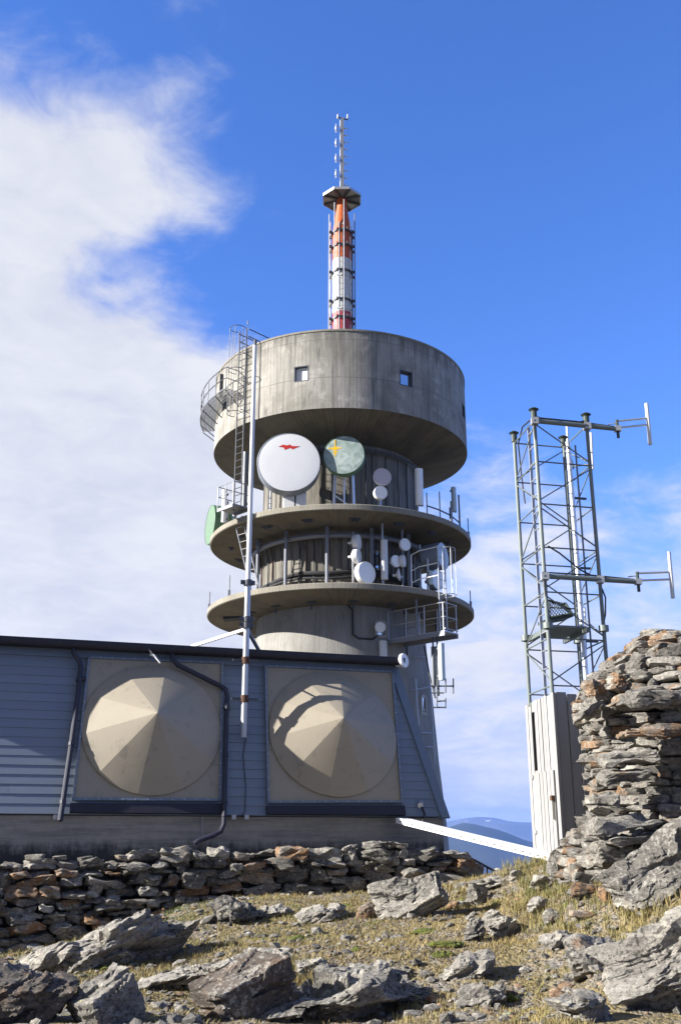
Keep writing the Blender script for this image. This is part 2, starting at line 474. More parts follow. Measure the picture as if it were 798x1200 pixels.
# soffit fittings
for k in range(16):
    t = 2 * math.pi * (k + 0.3) / 16
    mb = MB(); d = Vector((math.cos(t), math.sin(t), 0)); s_ = Vector((-d.y, d.x, 0))
    mb.box(Vector((0, 42, 12.0)) + d * 4.75, 0.22, 0.42, 0.07, d, s_); mb.box(Vector((0, 42, 11.94)) + d * 4.75, 0.1, 0.26, 0.06, d, s_)
    mb.build('soffit_vent', M['dark_steel'], tower)
    if k % 2 == 0 or True:
        mb = MB(); mb.box(Vector((0, 42, 8.82)) + d * 4.15, 0.14, 0.36, 0.05, d, s_); mb.bar(Vector((0, 42, 8.82)) + d * 4.15, Vector((0, 42, 8.55)) + d * 4.15, 0.035)
        mb.build('cable_hanger', M['dark_steel'], tower)
MB().hexa([Vector((-4.9, 41.0, 8.80)), Vector((-4.0, 40.6, 8.80)), Vector((-4.2, 41.2, 8.80)), Vector((-4.9, 41.6, 8.80))],
          [Vector((-4.9, 41.0, 8.93)), Vector((-4.0, 40.6, 8.93)), Vector((-4.2, 41.2, 8.93)), Vector((-4.9, 41.6, 8.93))]).build('hatch', M['black'], tower, smooth=False)
# drum wall with real window openings
wz0, wz1 = on_cyl(352, 446, RD).z, on_cyl(352, 430, RD).z
wins = []
for px, py in ((353, 437), (475.8, 444)):
    p = on_cyl(px, py, RD); wins.append(math.atan2(p.y - TY, p.x - TX))
dth = wins[1] - wins[0]
wins = [wins[0] - 2 * dth, wins[0] - dth, wins[0], wins[1], wins[1] + dth, wins[1] + 2 * dth]
half = 0.27 / RD
edges = []
for w in wins: edges += [(w - half) % (2 * math.pi), (w + half) % (2 * math.pi)]
angs = list(edges)
for k in range(120):
    t = 2 * math.pi * k / 120
    if all(abs((t - e + math.pi) % (2 * math.pi) - math.pi) > 0.012 and True for e in edges) and not any(abs((t - w + math.pi) % (2 * math.pi) - math.pi) < half for w in wins):
        angs.append(t)
angs.sort()
zl = [Z_DB, wz0, wz1, Z_DT]
mb = MB(); na = len(angs)
vs = [(TX + RD * math.cos(t), TY + RD * math.sin(t), z) for z in zl for t in angs]
fs, uvs = [], []
for i in range(3):
    for k in range(na):
        k2 = (k + 1) % na
        ta, tb = angs[k], angs[k2] if k2 else angs[0] + 2 * math.pi
        mid = (ta + tb) / 2
        if i == 1 and any(abs((mid - w + math.pi) % (2 * math.pi) - math.pi) < half * 0.9 for w in wins): continue
        fs.append((i * na + k, i * na + k2, (i + 1) * na + k2, (i + 1) * na + k))
        uvs.append([(ta * RD, zl[i] - 16.0), (tb * RD, zl[i] - 16.0), (tb * RD, zl[i + 1] - 16.0), (ta * RD, zl[i + 1] - 16.0)])
mb.add(vs, fs, uvs)
drum = mb.build('drum', M['conc'], tower)
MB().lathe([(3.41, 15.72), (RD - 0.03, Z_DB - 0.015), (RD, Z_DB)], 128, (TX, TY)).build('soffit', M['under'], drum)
MB().lathe([(RD, Z_DT), (RD + 0.025, Z_DT + 0.01), (RD + 0.025, Z_DT + 0.09), (RD - 0.28, Z_DT + 0.09), (RD - 0.28, Z_DT - 0.4), (0.05, Z_DT - 0.3)], 128, (TX, TY)).build('roof', M['rim'], drum)
for w in wins:
    d = Vector((math.cos(w), math.sin(w), 0)); s_ = Vector((-d.y, d.x, 0)); zc = (wz0 + wz1) / 2; hz = (wz1 - wz0) / 2
    c = Vector((TX, TY, zc))
    fr = MB()
    for sg in (-1, 1):
        fr.box(c + d * (RD - 0.17) + s_ * sg * (0.27 + 0.02), 0.34, 0.04, hz * 2 + 0.08, d, s_)
        fr.box(c + d * (RD - 0.17) + Vector((0, 0, sg * (hz + 0.02))), 0.34, 0.54, 0.04, d, s_)
    win = fr.build('window', M['dark_steel'], drum, smooth=False)
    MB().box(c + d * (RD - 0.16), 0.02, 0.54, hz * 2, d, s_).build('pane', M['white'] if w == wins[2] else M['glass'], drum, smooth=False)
# shaft windows (arched, pale surround)
def shaft_window(px, py, r, w, h, parent):
    p = on_cyl(px, py, r); d = radial(p); s_ = Vector((-d.y, d.x, 0)); p = Vector((TX, TY, p.z)) + d * (r + 0.01)
    def arch(w, h, n=10):
        pts = [(-w / 2, -h / 2), (w / 2, -h / 2)]
        for k in range(n + 1):
            t = math.pi * k / n
            pts.append((w / 2 * math.cos(t), h / 2 - w * 0.22 + w * 0.22 * math.sin(t)))
        return pts
    o_, i_ = arch(w + 0.2, h + 0.2), arch(w, h)
    n = len(o_); vs = []
    for pts, off in ((o_, -0.06), (o_, 0.05), (i_, 0.05), (i_, -0.02)):
        for a, b in pts: vs.append(p + s_ * a + Vector((0, 0, b)) + d * off)
    fs = []
    for j in range(3):
        for k in range(n): fs.append((j * n + k, j * n + (k + 1) % n, (j + 1) * n + (k + 1) % n, (j + 1) * n + k))
    fr = MB().add(vs, fs).build('window', M['wframe'], parent, smooth=False)
    MB().add([p + s_ * a + Vector((0, 0, b)) + d * 0.012 for a, b in i_], [tuple(range(n))]).build('pane', M['glass'], parent, smooth=False)
shaft_window(446, 737, 3.63, 0.34, 0.50, tower)
shaft_window(441.5, 657, 3.40, 0.46, 0.62, tower)
shaft_window(481, 672, 3.40, 0.46, 0.62, tower)
shaft_window(495.5, 826, 3.86, 0.30, 0.60, tower)
# steel ring, posts and cable bundles between the galleries
MB().tube([(3.82 * math.cos(2 * math.pi * k / 72), 42 + 3.82 * math.sin(2 * math.pi * k / 72), 11.62) for k in range(72)], 0.10, 8, True).build('cable_ring', M['grey_steel'], tower)
MB().tube([(3.62 * math.cos(2 * math.pi * k / 72), 42 + 3.62 * math.sin(2 * math.pi * k / 72), 15.42) for k in range(72)], 0.05, 6, True).build('cable_ring', M['dark_steel'], tower)
for k in range(14):
    t = R(-90 - 7.6 + 360 / 14 * k)
    d = Vector((math.cos(t), math.sin(t), 0))
    mb = MB().bar(Vector((0, 42, Z_LOW)) + d * 4.0, Vector((0, 42, 11.92)) + d * 4.0, 0.075, 10)
    mb.box(Vector((0, 42, 11.72)) + d * 4.0, 0.24, 0.26, 0.22, d)
    mb.build('ring_post', M['grey_steel'], tower)
for z, r, q in ((10.14, 3.50, 0.09), (10.02, 3.56, 0.05), (9.55, 3.52, 0.08), (9.42, 3.56, 0.06), (9.34, 3.60, 0.04)):
    pts = []
    for k in range(90):
        t = 2 * math.pi * k / 90
        zz = z + 0.05 * math.sin(t * 7 + z) + 0.07 * math.sin(t * 2 + q * 50)
        pts.append((r * math.cos(t), 42 + r * math.sin(t), zz))
    MB().tube(pts, q, 7, True).build('cable_bundle', M['black'], tower)
rc = random.Random(5)
for k in range(34):
    t = R(-180 + 185 * k / 33 + rc.uniform(-2, 2))
    d = Vector((math.cos(t), math.sin(t), 0)); s_ = Vector((-d.y, d.x, 0))
    pts = [Vector((0, 42, 11.6)) + d * 3.55]
    z = 11.6
    for j in range(5):
        z -= rc.uniform(0.3, 0.45); pts.append(Vector((0, 42, z)) + d * 3.46 + s_ * rc.uniform(-0.015, 0.015))
    MB().tube(pts, rc.uniform(0.015, 0.032), 6).build('cable', M['black'] if k % 3 else M['rust'], tower)
for k in range(16):
    t = R(-165 + 150 * k / 15 + rc.uniform(-3, 3))
    d = Vector((math.cos(t), math.sin(t), 0)); s_ = Vector((-d.y, d.x, 0))
    z0 = rc.uniform(12.6, 13.6)
    pts = [Vector((0, 42, 15.4)) + d * 3.45]
    z = 15.4
    while z > z0:
        z -= 0.4; pts.append(Vector((0, 42, z)) + d * 3.44 + s_ * rc.uniform(-0.018, 0.018))
    MB().tube(pts, rc.uniform(0.015, 0.03), 6).build('cable', M['black'], tower)
MB().tube([on_cyl(403.5, 698, 3.60), on_cyl(405, 706, 3.62), on_cyl(413, 715, 3.64), on_cyl(413.5, 743, 3.70), on_cyl(420, 748, 3.70), on_cyl(437, 749, 3.70), on_cyl(442, 745, 3.70)], 0.035, 8).build('cable', M['black'], tower)
MB().tube([on_cyl(471, 707, 3.6), on_cyl(476, 725, 3.66), on_cyl(477, 770, 3.76)], 0.03, 8).build('cable', M['black'], tower)
# ladder rails and hoops fixed low on the shaft
def shaft_rack(pts_l, pts_r, hoops):
    for pts in (pts_l, pts_r):
        MB().tube([on_cyl(px, py, r) for px, py, r in pts], 0.03, 6).build('rail', M['galv'], tower)
    for (pa, pb) in hoops:
        a, b = on_cyl(*pa), on_cyl(*pb)
        m_ = (a + b) / 2 + radial((a + b) / 2) * 0.08
        MB().tube([a, m_, b], 0.025, 6).build('hoop', M['galv'], tower)
shaft_rack([(487, 795, 3.98), (489, 830, 4.05), (491, 850, 4.1)], [(503, 793, 3.98), (507.5, 860, 4.15), (510, 895, 4.2)],
           [((481, 809, 3.95), (503, 805, 4.0)), ((494, 859, 4.1), (508, 859, 4.1)), ((485, 770, 3.85), (500, 770, 3.85)), ((499, 875, 4.15), (508, 876, 4.15))])

# ---------------------------------------------------------------- ladders, landings
def ladder(name, label, cat, foot, head, out, width=0.44, cage=None, mat=None, step=0.30, r=0.024):
    """out: direction a climber's back faces; cage=(z0,z1)"""
    mat = mat or M['dark_steel']
    foot, head = Vector(foot), Vector(head)
    t = thing(name, foot, label, cat)
    ax = (head - foot).normalized(); out = Vector(out); out = (out - ax * out.dot(ax)).normalized(); sd = ax.cross(out).normalized()
    for s_ in (-1, 1): MB().bar(foot + sd * s_ * width / 2, head + sd * s_ * width / 2, r + 0.004).build('rail', mat, t)
    n = int((head - foot).length / step)
    for k in range(1, n):
        p = foot + ax * step * k
        MB().bar(p - sd * width / 2, p + sd * width / 2, r * 0.7, 6).build('rung', mat, t)
    if cage:
        z0, z1, cr = cage
        nh = max(2, int((z1 - z0) / 1.3) + 1)
        def cp(z, a):
            base = foot + ax * ((z - foot.z) / ax.z)
            return base + out * (cr * 0.9 + cr * math.sin(a) if True else 0) + sd * cr * math.cos(a) if 0 < math.sin(a) or True else None
        angs_ = [R(x) for x in range(-40, 221, 20)]
        for k in range(nh):
            z = z0 + (z1 - z0) * k / (nh - 1)
            MB().tube([cp(z, a) for a in angs_], 0.015, 6).build('hoop', mat, t)
        for a in (R(0), R(60), R(120), R(180)):
            MB().bar(cp(z0, a), cp(z1, a), 0.013, 6).build('strap', mat, t)
    return t
pl = on_cyl(284, 430, RD + 0.28); dl = radial(pl)
pl = Vector((TX, TY, 0)) + dl * (RD + 0.28)
lad = ladder('caged_ladder', 'tall dark steel caged ladder climbing the side of the concrete drum', 'ladder', (pl.x, pl.y, 12.55), (pl.x, pl.y, 20.6), dl, cage=(16.6, 20.5, 0.33))
for z in (16.9, 18.2, 19.5):
    MB().bar(Vector((pl.x, pl.y, z)), Vector((pl.x, pl.y, z)) - dl * 0.30, 0.02, 6).build('bracket', M['dark_steel'], lad)
sdl = Vector((-dl.y, dl.x, 0))
for sg in (-0.32, 0.32):
    for z in (20.5, 20.15):
        MB().bar(Vector((pl.x, pl.y, z)) + sdl * sg, Vector((pl.x, pl.y, z)) + sdl * sg - dl * 1.3, 0.022, 6).build('handrail', M['dark_steel'], lad)
    MB().bar(Vector((pl.x, pl.y, 19.8)) + sdl * sg - dl * 1.2, Vector((pl.x, pl.y, 20.5)) + sdl * sg - dl * 1.2, 0.022, 6).build('handrail', M['dark_steel'], lad)
MB().bar(Vector((pl.x, pl.y, 20.7)) + sdl * 0.28, Vector((pl.x, pl.y, 20.9)) + sdl * 0.28, 0.03, 6).build('handrail', M['dark_steel'], lad)
# slender vertical box beside the ladder behind cage
def landing(name, label, c, d, w, dep, h, mat, z):
    t = thing(name, (c.x, c.y, z), label, 'platform')
    s_ = Vector((-d.y, d.x, 0)); c = Vector((c.x, c.y, z))
    MB().box(c, dep, w, 0.05, d, s_).build('floor_plate', mat, t)
    for sg in (-1, 1): MB().flat(c + d * dep / 2 * sg - s_ * w / 2 - Vector((0, 0, 0.06)), c + d * dep / 2 * sg + s_ * w / 2 - Vector((0, 0, 0.06)), 0.05, 0.12).build('edge_beam', mat, t)
    for a, b in ((-1, 1), (0, 1), (1, 1), (1, -1), (-1, -1)):
        p = c + s_ * w / 2 * a + d * dep / 2 * b
        MB().bar(p, p + Vector((0, 0, h)), 0.022, 6).build('post', mat, t)
    for z_ in (h, h * 0.55):
        up = Vector((0, 0, z_))
        MB().tube([c - d * dep / 2 - s_ * w / 2 + up, c + d * dep / 2 - s_ * w / 2 + up, c + d * dep / 2 + s_ * w / 2 + up, c - d * dep / 2 + s_ * w / 2 + up], 0.02, 6).build('handrail', mat, t)
    return t
lc = on_cyl(272, 602, RD + 0.35); ld = radial(lc)
landing('ladder_landing', 'small railed steel landing at the caged ladder foot, on the upper gallery edge', Vector((TX, TY, 0)) + ld * (RD + 0.30), ld, 1.0, 0.8, 0.95, M['grey_steel'], 12.62)
f2 = on_level(302, 702, Z_LOW); h2 = on_level(279, 606, 12.45)
ladder('steep_ladder', 'light steel ladder sloping from the upper gallery edge down to the lower gallery', 'ladder', f2, h2, (h2 - f2).cross(Vector((0.3, 1, 0))).cross(h2 - f2) if False else Vector((-0.55, -0.8, 0)), mat=M['galv'], width=0.42)
# curved balcony on the drum
bal = thing('curved_balcony', (-6.0, 41, 17.95), 'curved steel balcony with a thin railing clinging to the left flank of the drum', 'balcony')
a0, a1 = R(176), R(221)
mb = MB()
for rr_ in (RD + 0.03, 5.85, 6.0, 6.15, 6.34):
    mb.tube([(TX + rr_ * math.cos(a0 + (a1 - a0) * k / 24), TY + rr_ * math.sin(a0 + (a1 - a0) * k / 24), 17.93) for k in range(25)], 0.025 if rr_ > 6.3 else 0.015, 6)
for k in range(41):
    t = a0 + (a1 - a0) * k / 40; d = Vector((math.cos(t), math.sin(t), 0))
    mb.flat(Vector((TX, TY, 17.93)) + d * RD, Vector((TX, TY, 17.93)) + d * 6.34, 0.045, 0.02)
mb.build('floor_grating', M['galv'], bal)
nb = 7
for z_ in (0.45, 0.95):
    MB().tube([(TX + 6.34 * math.cos(a0 + (a1 - a0) * k / 24), TY + 6.34 * math.sin(a0 + (a1 - a0) * k / 24), 17.96 + z_) for k in range(25)], 0.022, 6).build('handrail', M['dark_steel'], bal)
for k in range(nb):
    t = a0 + (a1 - a0) * k / (nb - 1); d = Vector((math.cos(t), math.sin(t), 0))
    MB().bar(Vector((TX, TY, 17.9)) + d * 6.34, Vector((TX, TY, 18.93)) + d * 6.34, 0.022, 6).build('post', M['dark_steel'], bal)
    MB().bar(Vector((TX, TY, 17.86)) + d * 6.34, Vector((TX, TY, 17.3)) + d * (RD - 0.02), 0.025, 6).build('bracket', M['dark_steel'], bal)
d = Vector((math.cos(a1), math.sin(a1), 0))
for z_ in (0.95, 0.45): MB().bar(Vector((TX, TY, 17.96 + z_)) + d * 6.34, Vector((TX, TY, 17.96 + z_)) + d * RD, 0.02, 6).build('handrail', M['dark_steel'], bal)
dd = Vector((math.cos(R(203)), math.sin(R(203)), 0))
MB().box(Vector((TX, TY, 18.85)) + dd * (RD - 0.05), 0.16, 0.6, 1.1, dd).build('door', M['dark_steel'], bal)

# ---------------------------------------------------------------- mast on top
mx = on_cyl(401, 391, 0.1)
MXY = Vector((0.07, 42, 0))
mast = thing('antenna_mast', (0.07, 42, 19.45), 'slender orange, white and red banded antenna mast rising from the drum roof', 'mast')
zc = lambda py: at(400, py, 41.55).z
z_ow, z_wr, z_top = zc(301), zc(363.5), zc(240)
c2 = (MXY.x, MXY.y)
for z0, z1, mm in ((19.45, z_wr, 'mast_red'), (z_wr, z_ow, 'mast_white')):
    MB().lathe([(0.47, z0), (0.47, z1)], 28, c2).build('mast_section', M[mm], mast)
MB().lathe([(0.47, z_ow), (0.465, zc(272)), (0.44, zc(262)), (0.30, zc(243)), (0.25, zc(236)), (0.25, zc(222))], 28, c2).build('mast_section', M['mast_orange'], mast)
for py in (269, 286, 316, 350, 371):
    z = zc(py)
    mb = MB().lathe([(0.47, z - 0.04), (0.53, z - 0.04), (0.53, z + 0.05), (0.47, z + 0.05)], 28, c2)
    for k in range(8):
        t = R(k * 45 - 112); d = Vector((math.cos(t), math.sin(t), 0)); mb.box(MXY + d * 0.58 + Vector((0, 0, z)), 0.18, 0.09, 0.12, d)
    mb.build('clamp_ring', M['dark_steel'], mast)
for py in (322, 361):
    z = zc(py); MB().lathe([(0.47, z - 0.03), (0.50, z - 0.03), (0.50, z + 0.03), (0.47, z + 0.03)], 28, c2).build('flange', M['mast_white'], mast)
for dx, dy, tp in ((-0.36, -0.5, 238), (0.10, -0.62, 236), (-0.62, -0.16, 247), (0.62, -0.2, 247), (-0.56, 0.25, 250), (0.50, 0.35, 258), (-0.14, -0.6, 262)):
    MB().bar(MXY + Vector((dx, dy, 19.5)), MXY + Vector((dx, dy, zc(tp))), 0.026, 8).build('antenna_rod', M['galv'] if dx < 0.4 else M['grey_steel'], mast)
for sx in (-0.12, 0.06): MB().bar(MXY + Vector((sx, -0.54, 19.5)), MXY + Vector((sx, -0.54, zc(262))), 0.014, 6).build('ladder_rail', M['galv'], mast)
k = 0; z = 21.8
while z < zc(263):
    MB().bar(MXY + Vector((-0.12, -0.54, z)), MXY + Vector((0.06, -0.54, z)), 0.011, 5).build('rung', M['galv'], mast); z += 0.30
for sx in (0.40, 0.52): MB().bar(MXY + Vector((sx, -0.38, 19.5)), MXY + Vector((sx, -0.38, zc(258))), 0.014, 6).build('ladder_rail', M['dark_steel'], mast)
z = 22.0
while z < zc(260):
    MB().bar(MXY + Vector((0.40, -0.38, z)), MXY + Vector((0.52, -0.38, z)), 0.011, 5).build('rung', M['dark_steel'], mast); z += 0.35
# octagonal work platform: rim, spokes, see-through grating panels
zp = zc(227); pr = 0.98
ptf = thing('octagonal_platform', (MXY.x, MXY.y, zp), 'small octagonal platform with dark spokes at the head of the orange mast', 'platform')
oc = [MXY + Vector((pr * math.cos(R(22.5 + 45 * k)), pr * math.sin(R(22.5 + 45 * k)), zp)) for k in range(8)]
for k in range(8):
    a, b = oc[k], oc[(k + 1) % 8]
    MB().flat(a, b, 0.05, 0.13).build('rim_plate', M['galv'], ptf)
    MB().flat(MXY + Vector((0, 0, zp - 0.05)), a - Vector((0, 0, 0.05)), 0.12, 0.07).build('spoke', M['dark_steel'], ptf)
    mid = MXY + Vector((0, 0, zp))
    g = MB().add([mid + (a - mid) * 0.22, mid + (a - mid) * 0.97, mid + (b - mid) * 0.97, mid + (b - mid) * 0.22,
                  mid + (a - mid) * 0.22 + Vector((0, 0, .02)), mid + (a - mid) * 0.97 + Vector((0, 0, .02)), mid + (b - mid) * 0.97 + Vector((0, 0, .02)), mid + (b - mid) * 0.22 + Vector((0, 0, .02))],
                 [(3, 2, 1, 0), (4, 5, 6, 7), (0, 1, 5, 4), (1, 2, 6, 5), (2, 3, 7, 6), (3, 0, 4, 7)])
    g.build('grating_panel', M['greyshroud'] if k % 3 else M['galv'], ptf, smooth=False)
# dipole array above it
zt2 = at(401, 139, 42).z
arr = thing('dipole_array', (MXY.x + 0.02, 42, zp + 0.07), 'thin grey dipole array standing on the octagonal platform, topmost point of the tower', 'antenna')
q = MXY + Vector((0.03, 0, 0))
MB().flat(q + Vector((0, 0, zp + 0.07)), q + Vector((0, 0, zt2)), 0.15, 0.15, Vector((0, 1, 0))).build('array_pole', M['grey_steel'], arr)
MB().bar(q + Vector((-0.11, -0.05, zp + 0.3)), q + Vector((-0.11, -0.05, zt2 - 0.15)), 0.025, 6).build('feed_pipe', M['offwhite'], arr)
for py in (152, 169, 187, 205):
    z = at(401, py, 42).z; d = Vector((-0.33, -0.10, 0))
    mb = MB().bar(q + d + Vector((0, 0, z - 0.27)), q + d + Vector((0, 0, z + 0.27)), 0.02, 8)
    mb.bar(q + d + Vector((0, 0, z - 0.10)), q + d + Vector((0, 0, z + 0.10)), 0.048, 8)
    for s_ in (-0.12, 0.12): mb.bar(q + Vector((0, 0, z + s_ + 0.04)), q + d + Vector((0, 0, z + s_ - 0.02)), 0.018, 6)
    mb.build('dipole', M['offwhite'], arr)
for k in range(10):
    z = zp + 0.4 + (zt2 - zp - 1.0) * k / 9.0
    MB().bar(q + Vector((0.05, 0, z)), q + Vector((0.27, -0.12, z - 0.10)), 0.024, 6).build('step_peg', M['dark_steel'], arr)
mb = MB().bar(q + Vector((-0.24, -0.03, zt2 + 0.06)), q + Vector((0.26, 0.03, zt2 - 0.04)), 0.035, 6); mb.build('crossbar', M['dark_steel'], arr)
for sx in (-0.24, 0.26): MB().bar(q + Vector((sx, 0, zt2)), q + Vector((sx, 0, zt2 + 0.26)), 0.045, 8, 0.035).build('warning_lamp', M['offwhite'], arr)

# ---------------------------------------------------------------- dishes and panels
def dish(label, c, axis, r, depth, face='white', shroud='offwhite', post=None, group=None, back='drum', emblem=None, postmat='galv', name='dish_antenna', prad=0.05):
    a, rt, up = frame(axis); c = Vector(c)
    t = thing(name, c, label, 'dish', group)
    bulge = r * 0.02
    lathe_axis(MB(), [(r * 0.985, 0.0), (r * 0.9, bulge * 0.35), (r * 0.6, bulge * 0.8), (r * 0.3, bulge), (0.002, bulge * 1.05)], c, a, 48).build('radome', M[face], t)
    if back == 'drum':
        pr_ = [(r * 0.25, -depth - r * 0.42), (r * 0.6, -depth - r * 0.30), (r * 0.98, -depth), (r, -depth * 0.99), (r, 0.0), (r * 0.985, 0.012)]
    else:   # shallow cone, like a bowl seen from behind
        pr_ = [(r * 0.12, -depth - r * 0.5), (r * 0.3, -depth - r * 0.42), (r, -depth), (r, 0), (r * 0.985, 0.01)]
    s_ = lathe_axis(MB(), pr_, c, a, 48)
    s_.build('shroud', M[shroud], t)
    bk = c - a * (depth + r * 0.42)
    mb = MB().bar(bk + a * 0.02, bk - a * max(0.15, r * 0.25), max(0.05, r * 0.16), 12)
    mb.build('hub', M[shroud], t)
    if post:
        p0, p1 = Vector(post[0]), Vector(post[1])
        MB().bar(p0, p1, prad, 10).build('post', M[postmat], t)
        hit = p0 + (p1 - p0) * max(0, min(1, (bk - p0).dot(p1 - p0) / (p1 - p0).length_squared))
        MB().flat(bk - a * 0.1, hit, 0.07, 0.10).build('mount_arm', M[postmat], t)
    if emblem: emblem(t, c + a * (bulge * 0.62 + 0.004), a, rt, up, r)
    return t
def flat_shape(pts2, c, a, rt, up, th=0.008):
    n = len(pts2)
    vs = [c + rt * x + up * y for x, y in pts2] + [c + rt * x + up * y + a * th for x, y in pts2]
    fs = [tuple(range(n - 1, -1, -1)), tuple(range(n, 2 * n))] + [(k, (k + 1) % n, n + (k + 1) % n, n + k) for k in range(n)]
    return MB().add(vs, fs)
def bolt(t, c, a, rt, up, r):
    k = r / 1.27
    P_ = [(-0.43, 0.66), (-0.22, 0.755), (-0.14, 0.69), (0.02, 0.77), (0.09, 0.70), (0.40, 0.70), (0.17, 0.625), (0.05, 0.655), (-0.02, 0.60), (-0.18, 0.655), (-0.25, 0.61), (-0.20, 0.685)]
    P_ = [(-0.42, 0.685), (-0.23, 0.76), (-0.10, 0.73), (0.04, 0.765), (0.10, 0.715), (0.42, 0.715), (0.13, 0.60), (0.06, 0.655), (-0.17, 0.58), (-0.21, 0.66)]
    flat_shape([(x * k, ((y - 0.68) * 1.3 + 0.67) * k - 0.02) for x, y in P_], c, a, rt, up).build('emblem', M['red'], t, smooth=False)
def yellow_mark(t, c, a, rt, up, r):
    k = r
    for x0, x1, y0, y1 in ((-0.46, -0.42, 0.10, 0.76), (-0.70, -0.20, 0.385, 0.43), (-0.58, -0.34, 0.34, 0.475), (-0.55, -0.33, 0.26, 0.29), (-0.53, -0.35, 0.205, 0.235), (-0.51, -0.37, 0.145, 0.175), (-0.49, -0.39, 0.47, 0.56)):
        pass
    body = [(-0.465, 0.10), (-0.425, 0.10), (-0.425, 0.20), (-0.37, 0.20), (-0.37, 0.235), (-0.42, 0.235), (-0.42, 0.275), (-0.34, 0.275), (-0.34, 0.315), (-0.42, 0.315), (-0.40, 0.36), (-0.34, 0.375), (-0.33, 0.40), (-0.20, 0.41), (-0.20, 0.45), (-0.36, 0.455), (-0.40, 0.50), (-0.425, 0.52), (-0.425, 0.76),
            (-0.465, 0.76), (-0.465, 0.52), (-0.49, 0.48), (-0.54, 0.455), (-0.71, 0.45), (-0.71, 0.41), (-0.56, 0.40), (-0.54, 0.36), (-0.465, 0.345), (-0.465, 0.305), (-0.53, 0.305), (-0.53, 0.265), (-0.465, 0.265), (-0.465, 0.235), (-0.51, 0.235), (-0.51, 0.20), (-0.465, 0.20)]
    flat_shape([(((x + 0.45) * 1.25 - 0.43) * k, ((y - 0.43) * 1.32 + 0.36) * k) for x, y in body], c, a, rt, up).build('emblem', M['yellow'], t, smooth=False)
def plant(px, py, Y): return at(px, py, Y)
# big white dish
c = at(338.5, 541.5, 37.0)
big = dish('large white drum dish with a red lightning bolt emblem on the upper gallery', c, (0.05, -1, 0.03), 1.26, 0.55, 'white', 'greyshroud', None, emblem=bolt)
for sx in (-0.75, 0.1, 0.62): MB().bar(c + Vector((sx, 0.8, -0.4)), Vector((c.x + sx, c.y + 0.8, Z_UP)), 0.06, 8).build('support_leg', M['galv'], big)
MB().flat(c + Vector((-0.9, 0.8, -0.35)), c + Vector((0.8, 0.8, -0.35)), 0.1, 0.12).build('support_beam', M['galv'], big)
# pale equipment cabinets under the big dish
for px, w_, h_, lab in ((337, 0.55, 0.95, 'white equipment cabinet under the lightning bolt dish, beside the long white pole'), (349, 0.5, 0.75, 'smaller white equipment cabinet under the lightning bolt dish, right of the other cabinet')):
    p = on_level(px, 588, Z_UP); p = Vector((p.x, 37.75, Z_UP))
    t = thing('equipment_cabinet', p, lab, 'cabinet', 'cabinets on the upper gallery')
    MB().box(p + Vector((0, 0, 0.08 + h_ / 2)), w_, 0.4, h_).build('case', M['white'], t, smooth=False)
    MB().box(p + Vector((0.02, -0.212, 0.08 + h_ / 2)), w_ * 0.86, 0.02, h_ * 0.88).build('door', M['offwhite'], t, smooth=False)
    MB().box(p + Vector((0, 0, 0.04)), w_ * 0.8, 0.34, 0.08).build('base', M['dark_steel'], t, smooth=False)
# mottled dish with yellow mark
c = at(403, 533, 37.2)
md = dish('mottled grey green dish with a yellow cross shaped mark, on an aluminium stand', c, (-0.10, -1, 0.02), 0.83, 0.34, 'mottled', 'green', None, emblem=yellow_mark)
for sx in (-0.40, 0.40):
    MB().flat(c + Vector((sx * 0.9, 0.45, -0.5)), Vector((c.x + sx, c.y + 0.35, Z_UP)), 0.09, 0.09).build('stand_leg', M['alu'], md)
    MB().flat(c + Vector((sx * 0.9, 0.45, -0.4)), Vector((c.x + sx, c.y + 1.2, Z_UP)), 0.07, 0.07).build('stand_leg', M['alu'], md)
MB().flat(Vector((c.x - 0.4, c.y + 0.36, Z_UP + 0.1)), Vector((c.x + 0.4, c.y + 0.36, Z_UP + 0.1)), 0.08, 0.08).build('stand_bar', M['alu'], md)
MB().flat(Vector((c.x - 0.35, c.y + 0.37, Z_UP + 0.75)), Vector((c.x + 0.38, c.y + 0.37, Z_UP + 0.2)), 0.04, 0.05).build('stand_brace', M['alu'], md)
MB().bar(Vector((c.x + 0.02, c.y + 0.3, Z_UP)), Vector((c.x, c.y + 0.4, c.z - 0.3)), 0.035, 8).build('stand_bar', M['alu'], md)
